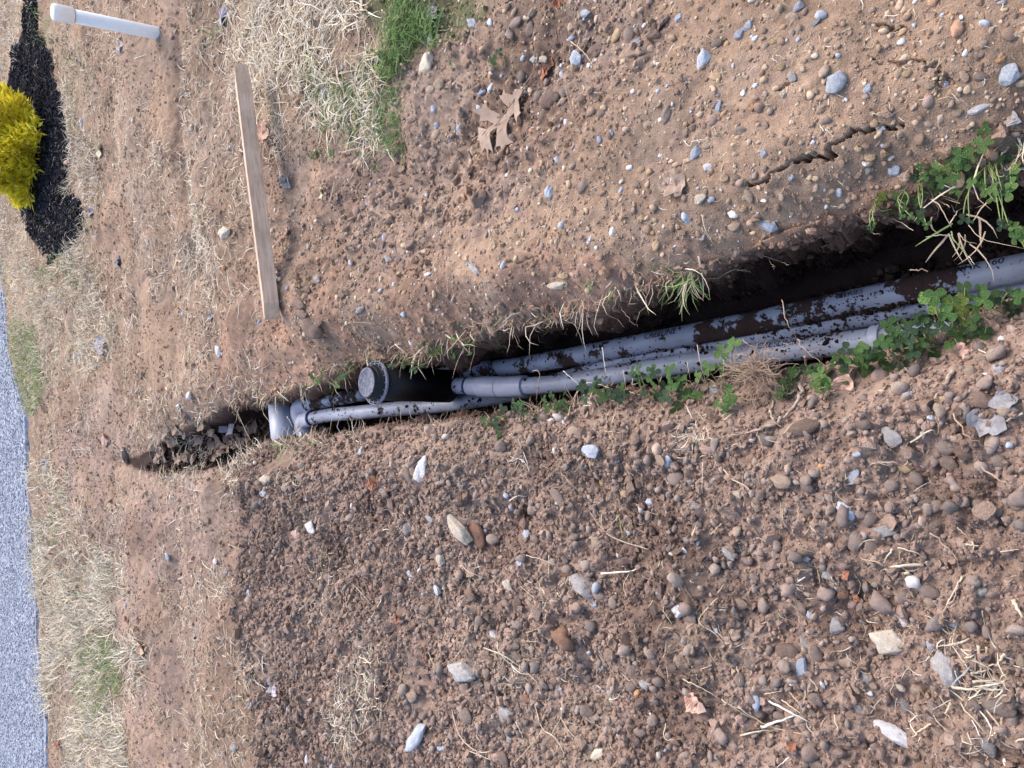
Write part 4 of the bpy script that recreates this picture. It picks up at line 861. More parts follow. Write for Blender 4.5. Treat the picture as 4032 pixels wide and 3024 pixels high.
k = ~pile & ~ins & ~inr & ~inpoly(dx_, dy_, MULCH_D) & (dx_ > -40) & (fbm(x, y, 0.12, 3, 340) > np.where(loose, -0.15, 0.10) - 0.25 * RNG.rand(len(x))) & (RNG.rand(len(x)) < np.where(dx_ > 560, 1, 0.6))
P = np.stack([x[k], y[k]], 1); s = np.exp(RNG.normal(math.log(0.0020), 0.55, k.sum())).clip(0.0009, 0.010) * (0.8 + 0.13 * P[:, 1])
S = s[:, None] * (0.75 + 0.5 * RNG.rand(k.sum(), 3)); lo = loose[k][:, None]
cc = soilcol(P, 0.2) * 1.05
scatter('soil_crumbs', P, S, cc, A_SM, M_SOIL, 0.40, 1.5, False)
# crumbs clinging to the cut bank
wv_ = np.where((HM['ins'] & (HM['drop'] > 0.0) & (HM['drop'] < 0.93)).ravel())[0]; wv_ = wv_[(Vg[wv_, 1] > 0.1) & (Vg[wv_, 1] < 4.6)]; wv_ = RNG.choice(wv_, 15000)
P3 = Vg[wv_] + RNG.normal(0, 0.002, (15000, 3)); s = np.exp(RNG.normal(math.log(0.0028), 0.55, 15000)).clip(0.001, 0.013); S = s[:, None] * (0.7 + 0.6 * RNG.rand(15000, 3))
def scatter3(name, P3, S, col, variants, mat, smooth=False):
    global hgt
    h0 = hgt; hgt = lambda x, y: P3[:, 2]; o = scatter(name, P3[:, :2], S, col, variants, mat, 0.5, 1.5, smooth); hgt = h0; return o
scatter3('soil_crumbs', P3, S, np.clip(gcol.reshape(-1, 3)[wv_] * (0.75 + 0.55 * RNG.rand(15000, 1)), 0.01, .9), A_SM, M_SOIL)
# earth fallen on and between the pipes
for path_, rad_, n_, a0, a1, th in ((pa, .0305, 3200, -0.2, 1.4, .14), (pa, .030, 2600, -1.6, -0.9, -.1), (pc, .029, 2600, -1.3, 1.3, .0), (pb, .029, 1800, 0.7, 1.6, .0), (pb, .029, 900, -1.4, 0.9, .12)):
    i_ = RNG.randint(0, len(path_) - 1, n_); f_ = RNG.rand(n_, 1); q3 = path_[i_] * (1 - f_) + path_[i_ + 1] * f_; tt = path_[i_ + 1] - path_[i_]; tt /= np.linalg.norm(tt, axis=1)[:, None]
    sdv = np.cross(tt, np.array([0, 0, 1.0])); upn_ = np.cross(sdv, tt); an = (a0 + (a1 - a0) * RNG.rand(n_))[:, None]
    q3 = q3 + rad_ * (np.cos(an) * upn_ - np.sin(an) * sdv); kk_ = (fbm(q3[:, 0] * 2, q3[:, 1], .12, 4, 560, .65) > th) & (q3[:, 1] > .1) & ((q3[:, 1] < 2.2) | (RNG.rand(n_) < .25)); 
    for tx0, tx1 in ((2520, 2760), (3310, 3560), (3740, 4032), (2960, 3140)):
        ya, yb = WP(tx1, 0, -.33)[1], WP(tx0, 0, -.33)[1]; kk_ &= ~((q3[:, 1] > ya) & (q3[:, 1] < yb) & (an[:, 0] > .3))
    q3 = q3[kk_]
    s = np.exp(RNG.normal(math.log(0.0018), 0.6, len(q3))).clip(0.0007, 0.009)
    scatter3('soil_on_pipes', q3, s[:, None] * (0.6 + 0.6 * RNG.rand(len(q3), 3)), pal(len(q3), [(0.075, 0.045, 0.036), (0.11, 0.07, 0.055), (0.05, 0.03, 0.025)], [3, 2, 3]), A_SM, M_SOIL)
# trench floor rubble and fallen soil
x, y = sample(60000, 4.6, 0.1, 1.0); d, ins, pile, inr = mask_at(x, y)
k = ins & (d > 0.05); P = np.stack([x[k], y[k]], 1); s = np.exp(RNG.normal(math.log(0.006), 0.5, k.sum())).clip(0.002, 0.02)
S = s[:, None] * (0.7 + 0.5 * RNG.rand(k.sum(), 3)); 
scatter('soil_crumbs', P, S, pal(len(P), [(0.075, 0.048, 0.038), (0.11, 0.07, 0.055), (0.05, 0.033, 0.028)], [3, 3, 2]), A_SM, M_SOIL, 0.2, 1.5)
# black mulch chips
x, y = sample(90000, 9.5, 5.0, 1.0); dx_, dy_ = dxy(x, y)
k = inpoly(dx_ + 14 * fbm(x, y, .25, 4, 350), dy_ + 40 * fbm(x, y, .25, 4, 353), MULCH_D); P = np.stack([x[k], y[k]], 1); 
S = np.stack([0.010 + 0.022 * RNG.rand(k.sum()), 0.004 + 0.005 * RNG.rand(k.sum()), 0.003 + 0.003 * RNG.rand(k.sum())], 1)
scatter('bark_mulch', P, S, pal(len(P), [(0.016, 0.016, 0.022), (0.030, 0.030, 0.040), (0.010, 0.010, 0.012), (0.09, 0.07, 0.065)], [4, 5, 2, 1.3]), A_SM, M_SOIL, -0.3, 0.6, False)
# loose chippings on the road
x, y = sample(60000, 9.0, 5.0, 1.0); _, _, _, inr = mask_at(x, y + 0.0); _, _, _, inr2 = mask_at(x, y - 0.06)
k = inr & inr2; P = np.stack([x[k], y[k]], 1); s = 0.004 + 0.006 * RNG.rand(k.sum()); S = np.stack([s, s * .8, s * .5], 1)
zz_save = HZ
cc = pal(len(P), [(0.26, 0.285, 0.34), (0.34, 0.37, 0.44), (0.47, 0.50, 0.56), (0.17, 0.18, 0.22)], [4, 4, 1.5, 2])
_h = hgt
def hgt(x, y): return np.full(np.atleast_1d(x).shape, 0.016)
scatter('road_chippings', P, S, cc, A_SM, M_GRAV, 0.35, 0.4)
hgt = _h
# ------------------------------------------------------------------ blades of grass (stuff)
def blades(name, roots, az, pitch, length, width, col, mat, curl=0.6, rootz=None, segs=4, kinks=0.0):
    n_ = len(roots); z = hgt(roots[:, 0], roots[:, 1]) if rootz is None else rootz
    P = np.zeros((n_, segs + 1, 3)); P[:, 0, 0] = roots[:, 0]; P[:, 0, 1] = roots[:, 1]; P[:, 0, 2] = z
    a = az.copy(); p = pitch.copy(); dc = (RNG.rand(n_) - .5) * 2 * curl
    for s in range(segs):
        st = length / segs
        P[:, s + 1, 0] = P[:, s, 0] + np.cos(p) * np.cos(a) * st; P[:, s + 1, 1] = P[:, s, 1] + np.cos(p) * np.sin(a) * st; P[:, s + 1, 2] = P[:, s, 2] + np.sin(p) * st
        a = a + dc / segs * 2 + (RNG.rand(n_) - .5) * kinks; p = p - (0.25 + RNG.rand(n_) * curl) * 1.6 / segs
        p = np.maximum(p, np.where(P[:, s + 1, 2] < z + 0.006, 0.05, -1.2))
    gz = hgt(P[:, :, 0].ravel(), P[:, :, 1].ravel()).reshape(n_, -1) if rootz is None else -9
    P[:, 1:, 2] = np.maximum(P[:, 1:, 2], (gz + 0.003)[:, 1:] if rootz is None else -9)
    sx = -np.sin(az); sy = np.cos(az); tl = (RNG.rand(n_) - .5) * 1.2
    W = np.stack([sx * np.cos(tl), sy * np.cos(tl), np.sin(tl)], -1)
    tp = np.array([0.8, 1.0, 0.85, 0.6, 0.12, 0.1, 0.1])[:segs + 1]; tp[-1] = 0.1
    L_ = P - W[:, None] * (width[:, None] * tp)[:, :, None] / 2; R_2 = P + W[:, None] * (width[:, None] * tp)[:, :, None] / 2
    V = np.stack([L_, R_2], 2).reshape(n_, -1, 3); m_ = V.shape[1]
    q = np.array([[2 * s, 2 * s + 1, 2 * s + 3, 2 * s + 2] for s in range(segs)])
    Fq = (q[None] + (np.arange(n_) * m_)[:, None, None]).reshape(-1, 4)
    shade = np.linspace(0.85, 1.1, segs + 1).repeat(2)
    C = (col[:, None] * np.ones((1, m_, 1))); C = C.reshape(-1, 3)
    o = npmesh(name, V.reshape(-1, 3), Fq, mat, C, True); tag(o, kind='stuff'); return o
PALE = [(0.56, 0.47, 0.33), (0.68, 0.59, 0.44), (0.42, 0.34, 0.24), (0.50, 0.45, 0.38), (0.74, 0.67, 0.54)]
GRN = [(0.14, 0.25, 0.07), (0.20, 0.33, 0.10), (0.10, 0.19, 0.07), (0.28, 0.37, 0.14)]
def in_area(n, poly, y0, y1, keep=None, amp=18):
    x, y = sample(n, y1, y0); dx_, dy_ = dxy(x, y); nz = amp * 1.8 * fbm(x, y, 0.35, 4, 400, .65); nz2 = amp * 3.5 * fbm(x, y, 0.35, 4, 404, .65)
    k = inpoly(dx_ + nz, dy_ + nz2, poly); _, ins, _, inr = mask_at(x, y); k &= ~inr & ~ins
    if keep is not None: k &= keep(x, y, dx_, dy_)
    return np.stack([x[k], y[k]], 1)
def rr(n, a, b): return a + (b - a) * RNG.rand(n)
def lay(name, P, cols, w, l0, l1, w0, w1, p0, p1, mat=None, az=None, curl=0.7, kinks=0.8):
    n_ = len(P)
    if not n_: return
    A_ = rr(n_, 0, 6.283) if az is None else az + RNG.normal(0, 0.7, n_)
    c = pal(n_, cols, w, 0.2)
    blades(name, P, A_, rr(n_, p0, p1), rr(n_, l0, l1), rr(n_, w0, w1), c, mat or M_STRAW, curl, kinks=kinks)
patch = lambda sc, th, sd: (lambda x, y, dx_, dy_: fbm(x, y, sc, 3, sd) > th - 0.2 * RNG.rand(len(x)))
# thatch beside the stake
P = in_area(36000, DG1, 2.2, 3.9, lambda x, y, a, b_: ~inpoly(a, b_, DG2) & (fbm(x, y, .16, 4, 412, .6) > -.06 - .2 * RNG.rand(len(x))), 34); lay('dry_grass', P, PALE, [4, 4, 3, 3, 3], 0.04, 0.15, 0.0020, 0.0046, 0.0, 0.75)
P = in_area(60000, GM, 2.1, 3.4, patch(0.2, 0.0, 410), 45); lay('green_grass', P, GRN + PALE[:1], [4, 5, 3, 2, 2], 0.02, 0.06, 0.0018, 0.0036, 0.2, 1.2, M_GREEN)
P = in_area(60000, DG2, 1.9, 3.2, patch(.15, -.12, 414), 40); lay('green_grass', P, GRN + PALE[:1], [4, 6, 3, 3, 0.8], 0.04, 0.12, 0.002, 0.0042, 0.25, 1.2, M_GREEN, az=-1.2)
# strips of dry lawn near the road
P = in_area(70000, STRIP1, 4.3, 9.6, patch(0.5, -0.12, 420), 16); lay('dry_grass', P, PALE, [4, 5, 3, 3, 3], 0.03, 0.10, 0.003, 0.006, 0.2, 1.3)
P = in_area(26000, STRIP2, 6.0, 9.5, None, 16); lay('dry_grass', P, PALE, [4, 3, 3, 5, 2], 0.04, 0.10, 0.004, 0.007, 0.2, 1.2)
P = in_area(90000, STRIP3, 3.9, 7.4, lambda x, y, a, b_: (fbm(x, y, .35, 4, 430, .65) > 0.06 - .28 * RNG.rand(len(x))) & ((b_ > 1120) | (RNG.rand(len(x)) < .3)), 60)
lay('dry_grass', P, PALE + [(0.30, 0.235, 0.16), (0.2, 0.22, 0.1)], [4, 5, 3, 3, 4, 4, 1], 0.05, 0.20, 0.0026, 0.0060, 0.15, 1.1, az=1.6, curl=1.0)
for poly, y0, y1, nn in [([(28, 690), (80, 700), (100, 760), (95, 860), (60, 900), (35, 830)], 5, 8, 60000), ([(100, 540), (160, 540), (180, 610), (120, 640), (60, 580)], 5, 8, 14000), ([(0, 560), (16, 560), (30, 740), (40, 800), (10, 760)], 6, 9, 9000),
                         ([(170, 1380), (245, 1370), (275, 1470), (215, 1560), (165, 1540)], 4, 7, 60000), ([(100, 1090), (150, 1120), (130, 1200), (90, 1160)], 5, 7, 6000), ([(70, 0), (105, 0), (110, 110), (80, 100)], 6, 9, 9000), ([(130, 60), (170, 140), (185, 300), (165, 300), (150, 200)], 4, 8, 9000),
                         ([(470, 40), (510, 40), (510, 100), (475, 90)], 3, 5, 5000), ([(360, 380), (400, 390), (430, 440), (400, 450)], 3, 5, 3500), ([(600, 940), (690, 950), (680, 975), (590, 985)], 2.5, 4, 6000), ([(0, 1, ), (20, 20), (20, 60), (0, 60)], 7, 9, 100)]:
    P = in_area(nn, poly, y0, y1, patch(.2, -0.2, 440), 8); lay('green_grass', P, GRN + PALE[:2], [5, 5, 3, 3, 2, 2], 0.03, 0.10, 0.003, 0.006, 0.3, 1.3, M_GREEN)
# litter of short straws, thin over the bare soil
P = in_area(52000, [(60, -50), (520, -50), (560, 300), (600, 760), (560, 960), (540, 1700), (100, 1700), (60, 1000)], 2.8, 7.6, patch(0.4, 0.05, 450)); lay('straw_litter', P, PALE + [(0.27, 0.2, 0.15)], [3, 2, 4, 3, 1.5, 6], 0.02, 0.09, 0.0016, 0.0038, -0.05, 0.5, curl=0.5)
P = in_area(14000, [(280, 930), (560, 880), (560, 1060), (520, 1160), (330, 1120)], 2.8, 5, patch(0.2, -0.05, 455)); lay('straw_litter', P, PALE + [(0.2, 0.15, 0.12)], [2, 2, 4, 3, 1, 5], 0.02, 0.10, 0.0018, 0.0035, 0.0, 0.9)
P = in_area(9000, [(540, 950), (900, 930), (1400, 880), (2400, 1000), (2400, 1800), (560, 1800)], 0.2, 3.3, patch(0.3, 0.0, 460)); lay('straw_litter', P, PALE + [(0.30, 0.23, 0.18)], [2, 2, 4, 3, 1, 6], 0.010, 0.045, 0.0008, 0.0020, -0.05, 0.35)
P = in_area(8000, [(900, -40), (2300, -40), (2300, 250), (1700, 520), (1200, 680), (650, 700), (600, 300)], 0.3, 3.4, patch(0.3, 0.12, 465)); lay('straw_litter', P, PALE + [(0.30, 0.23, 0.18)], [2, 2, 4, 3, 1, 5], 0.008, 0.03, 0.0008, 0.0018, -0.05, 0.3)
# tangles of bleached straw
for tx, ty, rad, nn, ln in [(740, 1560, .10, 260, .11), (790, 1490, .13, 320, .09), (800, 1420, .09, 120, .08), (430, 500, .14, 220, .12), (425, 555, .10, 160, .12), (340, 325, .12, 120, .1), (480, 1262, .10, 90, .12), (290, 1480, .12, 120, .12), (700, 1245, .09, 70, .07),
                            (600, 290, .12, 200, .1), (2130, 1500, .07, 90, .06), (870, 1150, .09, 60, .06), (240, 700, .16, 220, .09), (430, 980, .14, 260, .10), (1020, 1240, .05, 50, .05), (1110, 1440, .06, 60, .05), (1500, 950, .05, 60, .05), (660, 700, .06, 30, .06), (1180, 1270, .05, 40, .05), (540, 1440, .10, 60, .1), (620, 1050, .08, 60, .07), (500, 1020, .10, 110, .09)]:
    p = hit(tx * KD, ty * KD); P = np.stack([RNG.normal(p[0], rad * .5, nn), RNG.normal(p[1], rad * .5, nn)], 1)
    lay('straw_litter', P, PALE, [3, 4, 3, 3, 3], ln * .4, ln * 1.1, 0.0012 if ty < 900 or tx > 560 else 0.002, 0.0028 if tx > 560 else 0.004, 0.0, 0.6, curl=1.0)
# fringe of roots and dead grass along both lips of the trench
def fringe(name, lip, n_, l0, l1, cols, w, y1, out, mat=None, wd=(0.0010, 0.0026), pp=(-1.0, 0.6)):
    L = np.array(lip); sg = np.linalg.norm(np.diff(L, axis=0), axis=1); cs = np.concatenate([[0], np.cumsum(sg)])
    s = rr(n_, 0, cs[-1]); i = np.clip(np.searchsorted(cs, s) - 1, 0, len(sg) - 1); f = ((s - cs[i]) / sg[i])[:, None]
    P = L[i] * (1 - f) + L[i + 1] * f; k = (P[:, 1] > 0.1) & (P[:, 1] < y1) & (fbm(P[:, 0], P[:, 1], 0.2, 3, 470) > -0.12); P = P[k]; n2 = len(P)
    P = P + RNG.normal(0, 0.012, P.shape) + np.array([out * 0.018, 0])
    A_ = np.where(RNG.rand(n2) < .75, (math.pi if out > 0 else 0) + RNG.normal(0, 0.9, n2), rr(n2, 0, 6.28))
    blades(name, P, A_, rr(n2, *pp), rr(n2, l0, l1), rr(n2, *wd), pal(n2, cols, w, .25), mat or M_STRAW, 1.0, rootz=hgt(P[:, 0], P[:, 1]) - 0.002, kinks=1.6)
fringe('root_fringe', R_W, 1500, 0.015, 0.075, [(0.34, 0.25, 0.19), (0.24, 0.17, 0.13), (0.46, 0.37, 0.28)], [4, 4, 2], 4.6, 1)
fringe('root_fringe', L_W, 1700, 0.015, 0.08, [(0.34, 0.25, 0.19), (0.24, 0.17, 0.13), (0.46, 0.37, 0.28)], [4, 4, 2], 4.6, -1)
fringe('dry_grass', R_W, 380, 0.04, 0.13, PALE, [4, 4, 3, 3, 2], 4.6, 1, None, (0.0018, 0.0036), (-0.4, 0.9))
fringe('dry_grass', L_W[:9], 420, 0.04, 0.14, PALE, [4, 4, 3, 3, 2], 4.6, -1, None, (0.0018, 0.0036), (-0.2, 0.9))
fringe('green_grass', R_W, 240, 0.02, 0.08, GRN, [4, 4, 3, 2], 4.6, 1, M_GREEN, (0.0015, 0.003), (-0.3, 0.9))

# ------------------------------------------------------------------ single straws, roots and twigs
def m_plain(name, ca, cb, sc=40, rough=0.8, bd=0.001):
    m, n, l, b = mat_base(name, rough, 0.2); nz = add_noise(n, l, sc, 5, 0.7)
    r = ramp(n, l, nz.outputs['Fac'], [(0.3, ca), (0.7, cb)]); l.new(r.outputs[0], b.inputs['Base Color'])
    if bd: bump(n, l, b, nz.outputs['Fac'], bd)
    return m
MS = {'s': (m_plain('pale_straw', (0.42, 0.33, 0.22), (0.66, 0.57, 0.43)), 'pale dry straw', 'straw'), 'r': (m_plain('root_skin', (0.30, 0.20, 0.14), (0.52, 0.38, 0.27)), 'thin crooked brown root', 'root'),
      'w': (m_plain('bleached_straw', (0.60, 0.54, 0.45), (0.80, 0.75, 0.66)), 'bleached straw', 'straw'), 'k': (m_plain('peeling_bark', (0.15, 0.09, 0.07), (0.62, 0.52, 0.42), 90), 'bark-covered twig', 'twig'),
      'g': (m_plain('green_stem', (0.16, 0.22, 0.07), (0.34, 0.38, 0.16)), 'yellow-green straw', 'green straw')}
NM = {'s': 'dry_straw', 'r': 'thin_root', 'w': 'dry_straw', 'k': 'bark_twig', 'g': 'green_straw'}
def strand(c, r, pts, mm, typ, lift=0.0):
    W3 = []; npt = len(pts)
    for i, (x, y) in enumerate(pts):
        px, py = crop(c, r, x, y); d = ray(px, py); p = hit(px, py)
        if p[2] < -0.10: p = CAM + d * ((-0.015 - CH) / d[2])
        up = (lift * math.sin(math.pi * (i + .3) / (npt - .4)) if npt > 2 else lift * .5) + 0.004
        p = p + d * (-up / abs(d[2])); W3.append(p)
    W3 = np.array(W3); k = max(4, int(16 / len(W3))); pth = smooth_path(W3, k if len(W3) > 2 else 10)
    jit = {'r': 0.0030, 'k': 0.0028}.get(typ, 0.0010); pth = pth + RNG.normal(0, jit * 0.6, pth.shape)
    Lp = np.linspace(0, 1, len(pth)); rad = mm * 0.0005 * (0.95 - 0.55 * Lp) * (1 + 0.15 * np.sin(Lp * 23 + npt))
    V, T_ = tube_vf(pth, rad, 6, True, 0.55 if typ in 'swg' else 1.0)
    o = npmesh(NM[typ], V, T_, MS[typ][0], None, True)
    cx, cy = crop(c, r, *pts[len(pts) // 2]); Lm = float(np.linalg.norm(np.diff(W3, axis=0), axis=1).sum())
    sz = 'long' if Lm > 0.16 else 'short' if Lm < 0.07 else ''
    th = 'thick' if mm >= 4 else ''
    desc = ' '.join(w for w in (sz, th, MS[typ][1]) if w)
    tag(o, autolabel(desc, cx / KD, cy / KD), MS[typ][2], {'straw': 'loose straws on the soil', 'root': 'bare roots', 'twig': 'twigs by the trench', 'green straw': 'single green straws'}[MS[typ][2]])
    return o
